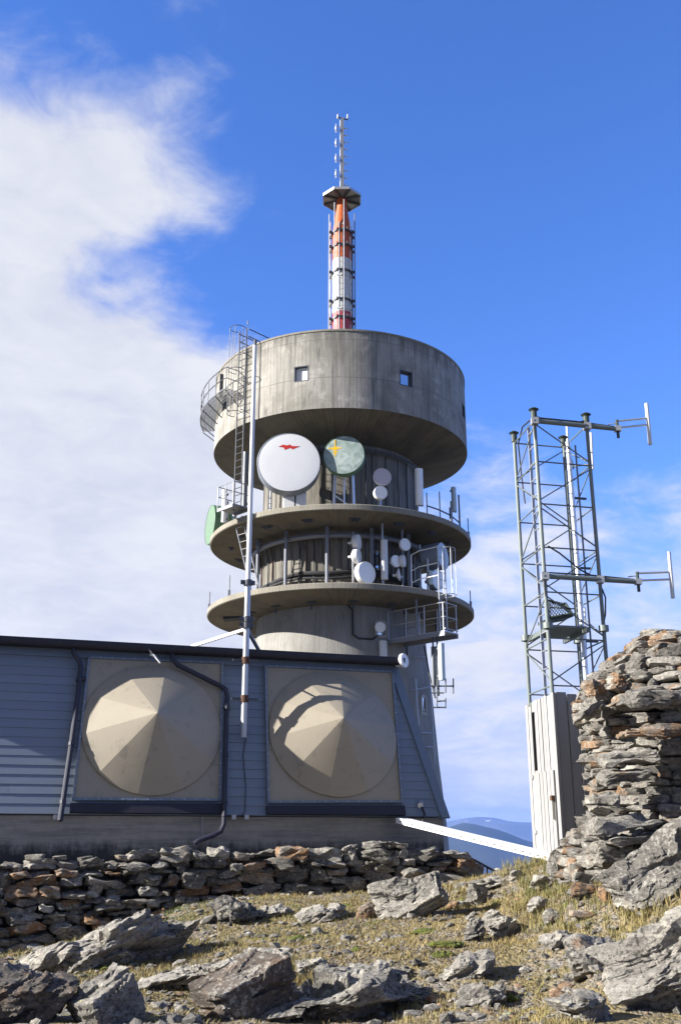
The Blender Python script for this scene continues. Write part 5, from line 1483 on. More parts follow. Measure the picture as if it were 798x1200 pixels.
for k in range(seg):
    a, b = q0 + (q1 - q0) * k / seg, q0 + (q1 - q0) * (k + 1) / seg
    za = min(wall_top((a - wo).dot(U_)), wall_top((b - wo).dot(U_))) - 0.10
    c = [a, b, b + BK * 0.36, a + BK * 0.36]
    mb.hexa([Vector((p.x, p.y, -1.9)) for p in c], [Vector((p.x, p.y, za)) for p in c])
mb.build('rubble_core', M['stone'], wall, smooth=False)

# ---- big round cairn at the right
CX, CY = 4.62, 13.05
cairn = thing('stone_cairn', (CX, CY, -0.35), 'tall broad cairn of stacked lichen covered slabs with a ragged overhanging left side', 'cairn')
prof_z = [-0.45, -0.2, 0.0, 0.2, 0.5, 0.9, 1.3, 1.55, 1.66, 1.75, 1.9, 2.05, 2.2, 2.33, 2.45]
cL_ = [(652, 1010), (660, 985), (680, 960), (688, 930), (681, 880), (676, 850), (668, 838), (690, 795), (725, 765), (760, 745)]
def left_r(px, py):
    # radius for which the silhouette's left tangent passes through this pixel, and its height
    d = ray(px, py); n = Vector((d.x, d.y, 0)).normalized()
    c = Vector((CX, CY, 0)); dist = abs(n.x * c.y - n.y * c.x)
    s = n.dot(c); return dist, d.z / Vector((d.x, d.y, 0)).length * s
rz = sorted([(left_r(*p)[1], left_r(*p)[0]) for p in cL_])
rz_z = [a for a, b in rz]; rz_r = [b for a, b in rz]
ctop_z = at(776, 741, 12.6).z
rz_z.append(ctop_z); rz_r.append(0.75)
rz_z.append(ctop_z + 0.05); rz_r.append(0.45)
def cr_(z): return float(np.interp(z, rz_z, rz_r))
rk = random.Random(31); stones = []
z = -0.5; sd_ = 1000
while z < ctop_z:
    T = rk.uniform(0.05, 0.135)
    rows = [0.0]
    r_here = cr_(z + T / 2)
    if z > 1.5: rows = [0.0, 0.3, 0.6, 0.9]
    for inset in rows:
        rr_ = r_here - inset
        if rr_ < 0.15: continue
        th = rk.uniform(0, 0.3)
        while th < 2 * math.pi:
            Ls = rk.uniform(0.10, 0.46) * (1.3 if T > 0.11 else 1.0)
            if rk.random() < 0.08: Ls *= 1.5
            dth_ = Ls / max(rr_, 0.3)
            tm = th + dth_ / 2; th += dth_ + 0.01
            a_ = tm % (2 * math.pi)
            vis = math.sin(a_) < 0.55
            if not vis and rk.random() < 0.35: continue
            D = rk.uniform(0.34, 0.55); sd_ += 1
            Tz = T * rk.uniform(0.8, 1.45)
            big_ = Ls * Tz
            v, f = rock_shape((D, Ls * 1.08, Tz * 1.12), sd_, 3 if (Ls > 0.13 and math.sin(a_) < 0.1) else 2, 9, True, 0.06, 2.0, lo=0.7)
            if len(v) > 300: v = chip(v, sd_)
            tilt = 0.10 if z < 1.5 else 0.25
            v = v @ rotm(rk.uniform(-tilt, tilt), rk.uniform(-tilt, tilt), a_ + rk.uniform(-.25, .25)).T
            rad_ = rr_ - D / 2 + rk.uniform(-0.05, 0.07)
            v = v + np.array((CX + rad_ * math.cos(a_), CY + rad_ * math.sin(a_), z + Tz / 2))
            face = max(0.0, -(math.sin(a_) * 0.9 + math.cos(a_) * 0.35)) if inset == 0 else 0.05
            onpic = 1.0 if CX + rad_ * math.cos(a_) < 4.3 else 0.1
            stones.append((big_ * (0.1 + face) * onpic, v, f, stone_tint(rk, 0.13 if z < 1.5 else 0.22)))
    z += T * 0.97
# particular stones seen in the photograph
for px, py, Y, s_, rot, tint in ((768, 820, 11.55, (0.95, 0.4, 0.20), (0, -0.03, 0.05), (0.35, 0.2, 0, 1)), (777, 742, 12.5, (0.10, 0.10, 0.09), (0, 0, 0), (0.3, 1.0, 0.2, 1)), (735, 888, 11.55, (0.66, 0.4, 0.17), (0, -0.12, 0), (0.95, 0, 0, 1)),
                            (764, 858, 11.5, (0.75, 0.4, 0.09), (0, -0.06, 0), (0.6, 0.8, 0, 1)), (690, 833, 12.0, (0.40, 0.5, 0.13), (0, -0.45, 0), (0.6, 0, 0, 1)), (696, 806, 12.2, (0.22, 0.25, 0.2), (0, -0.3, 0.4), (0.5, 0.95, 0, 1)), (731, 911, 11.6, (0.6, 0.4, 0.13), (0, -0.15, 0), (0.7, 0.2, 0, 1)),
                            (724, 800, 12.0, (0.16, 0.2, 0.22), (0, 0.3, 0.3), (0.5, 0.9, 0, 1)), (775, 768, 12.2, (0.34, 0.3, 0.2), (0.1, 0.1, 0.4), (0.9, 0.75, 0, 1)), (735, 966, 11.4, (0.85, 0.5, 0.17), (0, -0.05, 0), (0.8, 0.1, 0, 1)), (702, 943, 11.5, (0.34, 0.4, 0.26), (0, 0.1, 0.2), (1.0, 0, 0, 1)), (745, 985, 11.3, (0.75, 0.5, 0.10), (0, -0.03, 0), (0.7, 0, 0, 1)), (720, 1002, 11.5, (0.7, 0.6, 0.3), (0, 0.05, 0.2), (0.7, 0.2, 0, 1))):
    sd_ += 1
    v, f = rock_shape(s_, sd_, 4, 9, True, 0.05, 2.2, lo=0.8); v = chip(v, sd_)
    p = at(px, py, Y + s_[1] * 0.3)
    v = v @ rotm(*rot).T + np.array((p.x, p.y, p.z))
    stones.append((9.0, v, f, tint))
stone_bundle(cairn, stones)
lathe_prof = [(max(0.02, cr_(z_) - 0.32), z_) for z_ in np.linspace(-0.5, ctop_z - 0.12, 16)] + [(0.01, ctop_z - 0.1)]
MB().lathe(lathe_prof, 40, (CX, CY)).build('rubble_core', M['stone'], cairn)

# ---- boulders and outcrops, each one its own object
def place_rock(name, label, cat, px, py, Y, size, rot, seed, tint=(0.6, 0.05, 0, 1), sub=5, planes=12, rough=0.05, strata=0.0, sdir=(0.45, 0.1, 1), period=0.07, boxy=False, lo=0.62, sink=0.3, group=None, frac=1.0, famp=0.6, cleave=(-0.5, -0.25, 1), aniso=4.0):
    """px,py: where the foot of the rock meets the ground in front, Y its distance"""
    v, f = rock_shape(size, seed, sub, planes, boxy, rough, 2.4, strata, sdir, period, lo)
    v = v @ rotm(*rot).T
    x = at(px, py, Y).x; g = gz(x, Y)
    ext = v.max(axis=0) - v.min(axis=0)
    v = v - (v.max(axis=0) + v.min(axis=0)) / 2
    v = v * (np.asarray(size) / ext)
    if frac:
        sc_ = (v.max(axis=0) - v.min(axis=0)); sc_ = float(np.sort(sc_)[1])
        v = fracture(v, seed + 5, cleave, aniso, [(k_, a_ * famp, t_ * famp) for k_, a_, t_ in (((int(26 * frac), 0.16, 0.24), (int(150 * frac), 0.034, 0.16), (int(600 * frac), 0.010, 0.12)) if sub >= 5 else ((16, 0.10, 0.2), (80, 0.025, 0.14)))], sc_)
        dn = fbm(v / sc_ * 9.0, 5, seed % 71); nd = v / np.maximum(np.linalg.norm(v, axis=1)[:, None], 1e-6)
        v = v + nd * (dn * 0.016 * (0.4 + famp) * sc_)[:, None]
        ext = v.max(axis=0) - v.min(axis=0); v = v - (v.max(axis=0) + v.min(axis=0)) / 2; v = v * (np.asarray(size) / ext)
    hz = v[:, 2].max() - v[:, 2].min()
    v = v + np.array((x, Y, g - v[:, 2].min() - hz * sink))
    o = MB().add(v.tolist(), f, None, tint).build(name, M['rock'], None, Vector((x, Y, g)), ang=20)
    return tag(o, label, cat, group)
ROCKS = []
def YG(px, py):
    """distance at which the sight line through a pixel meets the ground"""
    d = ray(px, py); lo_, hi_ = 5.0, 24.0
    ys = np.linspace(lo_, hi_, 400); xs = d.x / d.y * ys; zs = d.z / d.y * ys
    g = ground_base(xs, ys)
    below = np.where(zs < g)[0]
    return float(ys[below[0]]) if len(below) else 17.0
PXM = lambda Y: 1167.0 / (Y * CP)          # photo pixels per metre near the ground
def rk_px(name, label, cat, cx, by, wpx, hpx, dep, rot, seed, **kw):
    """rock given by its photo centre x, foot y, width and height in photo pixels; dep = depth over width"""
    Y = YG(cx, min(by, 1199)) if by < 1199 else YG(cx, 1199) - (by - 1199) * 0.008
    s = PXM(Y); w = wpx / s; h = hpx / s
    Yc = Y + w * dep * 0.4
    return place_rock(name, label, cat, cx, by, Yc, (w, w * dep, h / (1 - kw.get('sink', 0.3))), rot, seed, **kw)
GREY, PALE, DARK, BROWN, RUST = (0.6, 0.0, 0, 1), (1.0, 0.0, 0, 1), (0.15, 0.1, 0, 1), (0.3, 0.5, 0.62, 1), (0.7, 1.0, 0, 1)
ST = dict(strata=0.10, sdir=(-0.5, -0.25, 1), period=0.055)
rk_px('rock_outcrop', 'long grey layered outcrop slanting up towards the wall at the left', 'outcrop', 128, 1139, 215, 62, 0.55, (-0.25, -0.30, -0.1), 501, tint=PALE, sub=6, planes=14, strata=0.08, sdir=(-0.5, -0.25, 1), period=0.06, famp=0.8, aniso=5)
rk_px('rock_outcrop', 'ragged grey bedrock ledge below the long layered outcrop, behind the brown boulder', 'outcrop', 250, 1163, 190, 31, 0.6, (-0.25, -0.22, -0.1), 502, tint=PALE, sub=6, planes=14, strata=0.08, sdir=(-0.4, -0.3, 1), period=0.06, famp=0.8, aniso=5)
rk_px('boulder', 'small dark rounded boulder on the grass in front of the stone wall', 'boulder', 274, 1086, 58, 29, 0.8, (0, 0.1, 0.4), 503, tint=DARK, famp=0.7)
rk_px('rock_slab', 'tilted pale grooved slab leaning up in front of the right end of the stone wall', 'slab', 478, 1077, 96, 50, 0.6, (-0.35, -0.42, -0.2), 504, tint=PALE, sub=6, boxy=True, rough=0.03, famp=0.5, cleave=(-0.5, -0.6, 1), aniso=5)
rk_px('boulder', 'large brown boulder with a shaded rusty front at the lower edge, left of centre', 'boulder', 285, 1200, 128, 72, 0.6, (0.30, -0.40, 0.45), 505, tint=BROWN, sub=6, planes=5, rough=0.03, lo=0.6, boxy=True, famp=0.35, frac=0.7)
rk_px('boulder', 'pointed grey rock with a bright left face at the bottom left edge', 'boulder', 122, 1214, 92, 62, 0.8, (0.2, -0.55, 0.55), 506, tint=GREY, sub=5, planes=4, rough=0.03, lo=0.55, boxy=True, famp=0.3)
rk_px('boulder', 'dark brown angular boulder in the bottom left corner', 'boulder', 25, 1212, 130, 62, 0.7, (0.1, 0.30, 0.3), 507, tint=(0.2, 0.4, 0.5, 1), sub=6, planes=6, lo=0.6, boxy=True, famp=0.5)
rk_px('boulder', 'broad speckled lichen boulder at the bottom edge in the centre', 'boulder', 392, 1226, 190, 53, 0.6, (0, -0.10, 0.1), 508, tint=(0.4, 0, 0, 1), sub=6, planes=14, rough=0.07, famp=0.8)
rk_px('boulder', 'grey humped rock just above the speckled lichen boulder at the bottom centre', 'boulder', 437, 1167, 88, 27, 0.8, (0.1, -0.2, 0.3), 509, tint=GREY, planes=12, famp=0.7)
rk_px('boulder', 'dark knobbly rock beside the bottom centre lichen boulder, on its upper right', 'boulder', 478, 1180, 78, 25, 0.8, (0, 0.15, 0.2), 510, tint=(0.5, 0, 0, 1), planes=14, rough=0.09)
rk_px('rock_outcrop', 'pale cracked rock with a pointed top on the gravel right of centre', 'outcrop', 549, 1152, 66, 27, 0.8, (0.1, -0.35, 0.2), 511, tint=PALE, strata=0.07, sdir=(-0.6, 0.1, 1), period=0.06)
rk_px('rock_outcrop', 'low jagged grey rock near the bottom edge, right of centre, casting a dark shadow', 'outcrop', 563, 1184, 62, 22, 0.8, (0.1, -0.2, 0.5), 512, tint=GREY, strata=0.06, sdir=(-0.6, 0.1, 1), period=0.06)
rk_px('boulder', 'great pale grey boulder with black lichen patches at the right edge of the frame', 'boulder', 806, 1195, 236, 112, 0.6, (-0.45, -0.42, -0.35), 513, tint=(0.9, 0, 0, 1), sub=6, planes=7, rough=0.03, lo=0.66, sink=0.2, boxy=True, cleave=(-0.75, -0.3, 1), aniso=5, frac=1.2, famp=0.75)
rk_px('boulder', 'pale block wedged on the left flank of the great lichen boulder', 'boulder', 692, 1146, 62, 44, 0.8, (0.0, -0.2, 0.4), 514, tint=(0.9, 0.3, 0, 1), planes=10, famp=0.4)
rk_px('boulder', 'rough grey stones at the bottom right edge, below the great lichen boulder', 'boulder', 682, 1214, 80, 30, 0.7, (0.1, 0.1, 0.2), 515, tint=GREY, planes=14, rough=0.09)
rk_px('rock_slab', 'steep dark lichen slab rising to the right beneath the cairn', 'slab', 785, 1064, 165, 84, 0.35, (-0.4, -0.66, -0.3), 516, tint=(0.35, 0, 0, 1), sub=6, planes=8, boxy=True, cleave=(-0.8, -0.4, 1), aniso=4.0, famp=0.45)
rk_px('rock_slab', 'flat pale slab tilted to the right on the grass below the cairn', 'slab', 748, 1068, 84, 36, 0.55, (0.1, -0.32, 0.2), 517, tint=PALE, sub=5, boxy=True, strata=0.04, sdir=(-0.5, -0.3, 1), period=0.05, famp=0.4)
rk_px('boulder', 'twin peaked white grey rock standing on the gravel below the timber hut', 'boulder', 587, 1100, 44, 27, 0.7, (0.0, -0.3, 0.3), 518, tint=PALE, planes=9, lo=0.55)
rk_px('boulder', 'dark grey rock close to the left of the twin peaked rock', 'boulder', 556, 1104, 28, 24, 0.8, (0, 0.2, 0.3), 519, tint=DARK)
rk_px('flat_stone', 'flat orange slab lying in the grass, left of the pair below the cairn', 'stone', 688, 1056, 36, 15, 0.6, (0.05, 0.03, 0.1), 520, tint=RUST, boxy=True, sub=4, rough=0.03, sink=0.15, famp=0.3)
rk_px('flat_stone', 'tilted orange slab touching the pale slab below the cairn', 'stone', 716, 1061, 30, 16, 0.8, (0.25, -0.12, 0.3), 521, tint=(0.9, 1.0, 0, 1), boxy=True, sub=4, rough=0.03, sink=0.15, famp=0.3)
rk_px('flat_stone', 'long thin yellowish slab lying on the gravel below the two orange slabs', 'stone', 685, 1082, 36, 9, 0.5, (0, 0.10, 0.1), 522, tint=(1.0, 0.9, 0, 1), boxy=True, sub=4, rough=0.03, sink=0.15, famp=0.3)
rk_px('boulder', 'pale grey stone in the grass below the hut, left of the orange slabs', 'boulder', 634, 1070, 32, 15, 0.8, (0, 0.1, 0.2), 523, tint=(0.9, 0.1, 0, 1), sub=4)
rk_px('boulder', 'flat pale stone lying in the grass right in front of the timber hut', 'boulder', 637, 1047, 34, 13, 0.7, (0, 0.03, 0.1), 524, tint=PALE, boxy=True, sub=4)
rk_px('flat_stone', 'rusty slab leaning at the foot of the cairn, above the orange pair', 'stone', 682, 1026, 30, 20, 0.5, (0.3, 0.35, 0.2), 525, tint=(0.7, 0.95, 0, 1), boxy=True, sub=4, sink=0.2, famp=0.3)
rk_px('rock_slab', 'dark edged slab lying flat at the foot of the cairn', 'slab', 694, 1043, 46, 18, 0.6, (0.0, 0.12, 0.1), 526, tint=(0.55, 0.2, 0, 1), boxy=True, sub=5, sink=0.2, famp=0.3)
rk_px('boulder', 'upright grey rock left of the cairn foot, beside the hut door', 'boulder', 652, 1030, 24, 32, 0.8, (0, 0.15, 0.5), 527, tint=GREY, sub=4)
rk_px('boulder', 'second upright grey rock, between the hut and the rusty leaning slab', 'boulder', 664, 1022, 22, 26, 0.8, (0, -0.2, 0.2), 528, tint=(0.8, 0.3, 0, 1), sub=4)
rk_px('boulder', 'pale rock on the crest where the cable tray comes down to the hut', 'boulder', 606, 1036, 20, 12, 0.8, (0, 0.2, 0.2), 529, tint=PALE, sub=4)
rk_px('rock_outcrop', 'low pale ledge on the crest between the wall end and the hut', 'outcrop', 577, 1046, 60, 11, 0.6, (0.05, -0.12, 0.2), 530, tint=(0.9, 0.1, 0, 1), strata=0.05, sdir=(-0.4, -0.2, 1), period=0.05)
rk_px('boulder', 'sharp edged upright stone just right of the pale grooved slab', 'boulder', 558, 1062, 30, 22, 0.7, (0, 0.25, 0.4), 531, tint=(0.7, 0.1, 0, 1), sub=4, planes=8)
rk_px('rock_outcrop', 'low pale outcrop on the grass in front of the wall, nearest the small dark boulder', 'outcrop', 320, 1076, 50, 13, 0.7, (0, -0.1, 0.1), 532, tint=PALE, strata=0.05, sdir=(-0.4, -0.2, 1), period=0.05)
rk_px('rock_outcrop', 'low pale outcrop on the grass, midway between the small dark boulder and the grooved slab', 'outcrop', 376, 1081, 62, 16, 0.7, (0, -0.15, 0.3), 533, tint=(0.9, 0.1, 0, 1), strata=0.05, sdir=(-0.4, -0.2, 1), period=0.05)
rk_px('boulder', 'rusty stone at the left foot of the grooved slab', 'boulder', 430, 1077, 26, 16, 0.7, (0, -0.1, 0.2), 534, tint=(0.5, 0.9, 0.1, 1), sub=4)
rk_px('boulder', 'pale rock cluster beside the brown boulder, on its right', 'boulder', 366, 1152, 44, 18, 0.8, (0, 0.1, 0.5), 535, tint=PALE, planes=14, rough=0.09)
rk_px('boulder', 'lichen spotted rock jutting in from the left of the frame under the wall', 'boulder', 12, 1160, 66, 30, 0.7, (0, 0.1, 0.1), 536, tint=(0.5, 0.2, 0.1, 1), planes=12)
rk_px('boulder', 'jagged grey rock on the gravel midway between the orange slabs and the bottom edge', 'boulder', 652, 1116, 40, 18, 0.8, (0, -0.2, 0.2), 537, tint=PALE, planes=13, rough=0.09, sub=4)
rk_px('boulder', 'small grey rock beside the grass, up and left of the long yellowish slab', 'boulder', 648, 1084, 26, 14, 0.8, (0, -0.2, 0.4), 538, tint=GREY, sub=4)
# ---- loose gravel (uncountable)
rg_ = np.random.RandomState(77)
def scatter(nst, smin, smax, seed, rust=0.1):
    rs = np.random.RandomState(seed)
    allv, allf, allt = [], [], []
    base = 0
    y = 8.4 + (17.6 - 8.4) * rs.rand(nst) ** 1.1
    px = rs.uniform(-20, 820, nst)
    x = (px - 399) / 1229.0 * y
    dens = fbm(np.stack([x * 0.7, y * 0.7, 0 * x], 1), 3, 61)
    keep = dens + rs.uniform(-0.35, 0.35, nst) > -0.02
    x, y = x[keep], y[keep]; z = ground(x, y)
    for i in range(len(x)):
        w = smin + (smax - smin) * rs.rand() ** 3
        v, f = rock_shape((w, w * rs.uniform(0.6, 1), w * rs.uniform(0.3, 0.7)), seed * 1000 + i, 1, 7, False, 0.03, 2.0, lo=0.6)
        v = v @ rotm(rs.uniform(-.3, .3), rs.uniform(-.3, .3), rs.uniform(0, 6.28)).T + np.array((x[i], y[i], z[i] + w * 0.08))
        allv.extend(v.tolist()); allf.extend([tuple(k + base for k in t) for t in f]); base += len(v)
        allt.extend([(rs.rand(), 0.9 if rs.rand() < rust else 0.1, 0.0, 1)] * len(v))
    me = bpy.data.meshes.new('gravel'); me.from_pydata(allv, [], allf)
    ca = me.color_attributes.new('tint', 'FLOAT_COLOR', 'POINT'); ca.data.foreach_set('color', np.array(allt, dtype=np.float32).ravel())
    me.materials.append(M['rock'])
    o = bpy.data.objects.new('gravel', me); COL.objects.link(o)
    return tag(o, 'loose grey gravel and small stones strewn over the slope', 'gravel', kind='stuff')
scatter(6500, 0.025, 0.13, 5)
scatter(750, 0.09, 0.26, 6, 0.10)
# ---- grass tufts
def grass_mat():
    m, nt, bs = new_mat('dry mountain grass')
    at_ = N(nt, 'ShaderNodeAttribute', attribute_name='tint'); t = sep(nt, at_.outputs['Vector'])
    c = mix(nt, t[1], (0.27, 0.205, 0.078), (0.085, 0.125, 0.022))
    c = mix(nt, math_(nt, 'MULTIPLY', t[0], 0.4), c, (0.28, 0.235, 0.125))
    L(nt, c, bs.inputs['Base Color']); bs.inputs['Roughness'].default_value = 0.8
    bs.inputs['Transmission Weight'].default_value = 0.0
    return m
M['grass'] = grass_mat()
def turf_points(n, seed):
    rs = np.random.RandomState(seed)
    y = 9.0 + 8.0 * rs.rand(n); px = rs.uniform(-20, 820, n); x = (px - 399) / 1229.0 * y
    P = np.stack([x, y, 0 * x], 1)
    m = fbm(P * 0.8, 4, 131) + 0.45 * fbm(P * 4.0, 3, 141)
    keep = m + rs.uniform(-0.12, 0.12, n) > np.where((px > 470) & (y < 11.8), 0.16, -0.03)
    return x[keep], y[keep], m[keep], fbm(P * 0.5, 3, 151)[keep]
def grass_patch(spots, seed):
    rs = random.Random(seed); vs, fs, ts = [], [], []
    tx, ty, tm, tg = turf_points(15000, 4)
    for x, y, z, m_, g_ in zip(tx, ty, ground(tx, ty, False), tm, tg):
        gr = min(1, max(0, 0.18 + g_ * 1.4 + rs.uniform(-0.2, 0.2)))
        for b in range(5):
            a = rs.uniform(0, 6.283); h = rs.uniform(0.015, 0.045) * (1 + 1.2 * max(0, m_)); w = rs.uniform(0.003, 0.007); ln = rs.uniform(0.4, 1.6) * h
            dx, dy = math.cos(a), math.sin(a); ox, oy = rs.uniform(-.05, .05), rs.uniform(-.05, .05)
            b0 = len(vs)
            vs += [(x + ox + dy * w, y + oy - dx * w, z - 0.008), (x + ox - dy * w, y + oy + dx * w, z - 0.008), (x + ox + dx * ln, y + oy + dy * ln, z + h)]
            fs.append((b0, b0 + 1, b0 + 2)); ts += [(rs.random(), gr, 0, 1)] * 3
    for (px, py, rpx, n, h0, green) in spots:
        Y = YG(px, py); s = PXM(Y); x0 = at(px, py, Y).x; r_ = rpx / s
        xs = []; 
        for k in range(n):
            a, q = rs.uniform(0, 6.283), math.sqrt(rs.random()) * r_
            xs.append((x0 + q * math.cos(a), Y + q * 2.2 * math.sin(a)))
        zz = ground(np.array([p[0] for p in xs]), np.array([p[1] for p in xs]), False)
        for (x, y), z in zip(xs, zz):
            gr = min(1, max(0, green + rs.uniform(-0.35, 0.35)))
            for b in range(rs.randint(6, 10)):
                a = rs.uniform(0, 6.283); h = h0 * rs.uniform(0.5, 1.2); w = rs.uniform(0.002, 0.0045); ln = rs.uniform(0.1, 0.7) * h
                dx, dy = math.cos(a), math.sin(a); ox, oy = rs.uniform(-.03, .03), rs.uniform(-.03, .03)
                b0 = len(vs)
                px_, py_ = -dy * w, dx * w
                vs += [(x + ox - px_, y + oy - py_, z - 0.01), (x + ox + px_, y + oy + py_, z - 0.01), (x + ox + dx * ln * 0.4 + px_ * .7, y + oy + dy * ln * 0.4 + py_ * .7, z + h * 0.6), (x + ox + dx * ln * 0.4 - px_ * .7, y + oy + dy * ln * 0.4 - py_ * .7, z + h * 0.6), (x + ox + dx * ln, y + oy + dy * ln, z + h)]
                fs += [(b0, b0 + 1, b0 + 2, b0 + 3), (b0 + 3, b0 + 2, b0 + 4)]
                ts += [(rs.random(), gr, 0, 1)] * 5
    me = bpy.data.meshes.new('grass'); me.from_pydata(vs, [], fs)
    ca = me.color_attributes.new('tint', 'FLOAT_COLOR', 'POINT'); ca.data.foreach_set('color', np.array(ts, dtype=np.float32).ravel())
    me.materials.append(M['grass'])
    o = bpy.data.objects.new('grass', me); COL.objects.link(o)
    return tag(o, 'thin dry yellow and green grass tufts between the stones', 'grass', kind='stuff')
GS = [(620, 1018, 34, 60, 0.16, 0.35), (650, 1035, 40, 110, 0.14, 0.6), (600, 1040, 30, 60, 0.08, 0.3), (670, 1060, 40, 130, 0.09, 0.45), (700, 1072, 45, 120, 0.08, 0.3), (735, 1040, 30, 160, 0.14, 0.2), (725, 1020, 25, 140, 0.16, 0.3), (770, 1075, 40, 200, 0.12, 0.2), (630, 1060, 30, 130, 0.10, 0.4),
      (290, 1062, 60, 200, 0.05, 0.1), (380, 1055, 60, 180, 0.045, 0.15), (440, 1052, 40, 100, 0.045, 0.2), (340, 1100, 90, 220, 0.04, 0.06), (230, 1100, 60, 160, 0.05, 0.08), (430, 1105, 80, 130, 0.035, 0.06), (340, 1172, 40, 300, 0.16, 0.1), (345, 1150, 30, 160, 0.10, 0.12), (140, 1150, 60, 220, 0.07, 0.15), (520, 1050, 40, 160, 0.07, 0.1), (255, 1130, 50, 160, 0.07, 0.1), (545, 1045, 20, 100, 0.10, 0.15), (300, 1050, 80, 220, 0.08, 0.1),
      (560, 1060, 40, 140, 0.06, 0.15), (80, 1120, 40, 140, 0.10, 0.3), (500, 1190, 40, 120, 0.05, 0.1), (640, 1195, 50, 120, 0.05, 0.15), (590, 1175, 60, 120, 0.04, 0.1), (695, 1005, 20, 90, 0.14, 0.4)]
grass_patch(GS, 9)
# bright moss cushions: low lumpy sheets
def moss_mat():
    m, nt, bs = new_mat('bright moss')
    v = coords(nt, 'World'); n = noise(nt, v, 22, 6, 0.7)
    L(nt, ramp(nt, n, [(0.3, (0.045, 0.055, 0.008)), (0.6, (0.115, 0.135, 0.018)), (0.75, (0.20, 0.19, 0.04))]), bs.inputs['Base Color']); bs.inputs['Roughness'].default_value = 0.95
    bump(nt, bs, n, 1.0, 0.03)
    return m
M['moss'] = moss_mat()
mb = MB()
for i, (px, py, w_) in enumerate(((525, 1112, 46), (518, 1120, 26), (500, 1091, 42), (405, 1063, 22), (350, 1101, 30), (128, 1138, 30), (150, 1128, 20), (418, 1116, 14), (540, 1058, 18), (470, 1040, 16), (600, 1176, 14), (262, 1075, 16), (110, 1155, 18))):
    Y = YG(px, py); s = PXM(Y); w = w_ / s
    v, f = rock_shape((w, w * 0.9, 0.07), 3000 + i, 4, 12, False, 0.25, 3.0, lo=0.7)
    x = at(px, py, Y).x; v = v + np.array((x, Y, gz(x, Y) + 0.005)); mb.add(v.tolist(), f)
tag(mb.build('moss', M['moss']), 'bright yellow green moss cushions on the gravel', 'moss', kind='stuff')
# dark handrail beyond the crest
hr_ = thing('handrail', at(575, 1030, 21.0), 'dark rusty handrail going down behind the end of the stone wall', 'handrail')
a, b = at(556, 1008, 20.0), at(596, 1030, 22.5)
for dz in (0, -0.32): MB().bar(a + up * dz, b + up * dz, 0.022, 6).build('rail', M['rust'], hr_)
for k in range(7):
    p = a + (b - a) * k / 6; MB().bar(p, p - up * 1.1, 0.016, 6).build('post', M['rust'], hr_)

# ================================================================== LIGHT, SKY, AIR, CAMERA
SUN_AZ, SUN_EL = 77.0, 25.0          # degrees left of the direction towards the camera; elevation
sx, sy, sz = -math.sin(R(SUN_AZ)) * math.cos(R(SUN_EL)), -math.cos(R(SUN_AZ)) * math.cos(R(SUN_EL)), math.sin(R(SUN_EL))
sv = Vector((sx, sy, sz))
sl = bpy.data.lights.new('sun', 'SUN'); sl.energy = 5.0; sl.angle = R(0.53); sl.color = (1.0, 0.955, 0.885)
so = bpy.data.objects.new('sun', sl); COL.objects.link(so); so.rotation_euler = sv.to_track_quat('Z', 'Y').to_euler(); so.location = (-30, -10, 40)
wld = bpy.data.worlds.new('World'); scene.world = wld; wld.use_nodes = True
nt = wld.node_tree; bg = nt.nodes['Background']
sky = N(nt, 'ShaderNodeTexSky'); sky.sky_type = 'NISHITA'; sky.sun_disc = False
sky.sun_elevation = R(SUN_EL); sky.sun_rotation = math.atan2(sx, sy); sky.altitude = 1400; sky.air_density = 1.0; sky.dust_density = 0.4; sky.ozone_density = 2.0
gen = N(nt, 'ShaderNodeTexCoord').outputs['Generated']
nz = N(nt, 'ShaderNodeVectorMath', operation='NORMALIZE'); L(nt, gen, nz.inputs[0]); dirv = nz.outputs[0]
dz_ = sep(nt, dirv)
# cloud layer coordinates: direction projected on a plane overhead
den = math_(nt, 'ADD', math_(nt, 'MAXIMUM', dz_[2], 0.0), 0.22)
cmb = N(nt, 'ShaderNodeCombineXYZ'); L(nt, math_(nt, 'DIVIDE', dz_[0], den), cmb.inputs[0]); L(nt, math_(nt, 'DIVIDE', dz_[1], den), cmb.inputs[1]); L(nt, math_(nt, 'MULTIPLY', dz_[2], 1.2), cmb.inputs[2])
cn = noise(nt, cmb.outputs[0], 4.2, 10, 0.58, 0.5)
cn2 = noise(nt, cmb.outputs[0], 0.9, 3, 0.5)
wisp = noise(nt, cmb.outputs[0], 11.0, 9, 0.62, 0.9)
def blob(px, py, rad, amp):
    d = ray(px, py).normalized()
    dp_ = N(nt, 'ShaderNodeVectorMath', operation='DOT_PRODUCT'); L(nt, dirv, dp_.inputs[0]); dp_.inputs[1].default_value = d
    mr = N(nt, 'ShaderNodeMapRange', interpolation_type='SMOOTHERSTEP'); L(nt, dp_.outputs['Value'], mr.inputs['Value'])
    mr.inputs['From Min'].default_value = math.cos(R(rad)); mr.inputs['From Max'].default_value = 1.0; mr.inputs['To Min'].default_value = 0; mr.inputs['To Max'].default_value = amp
    return mr.outputs['Result']
tot = None
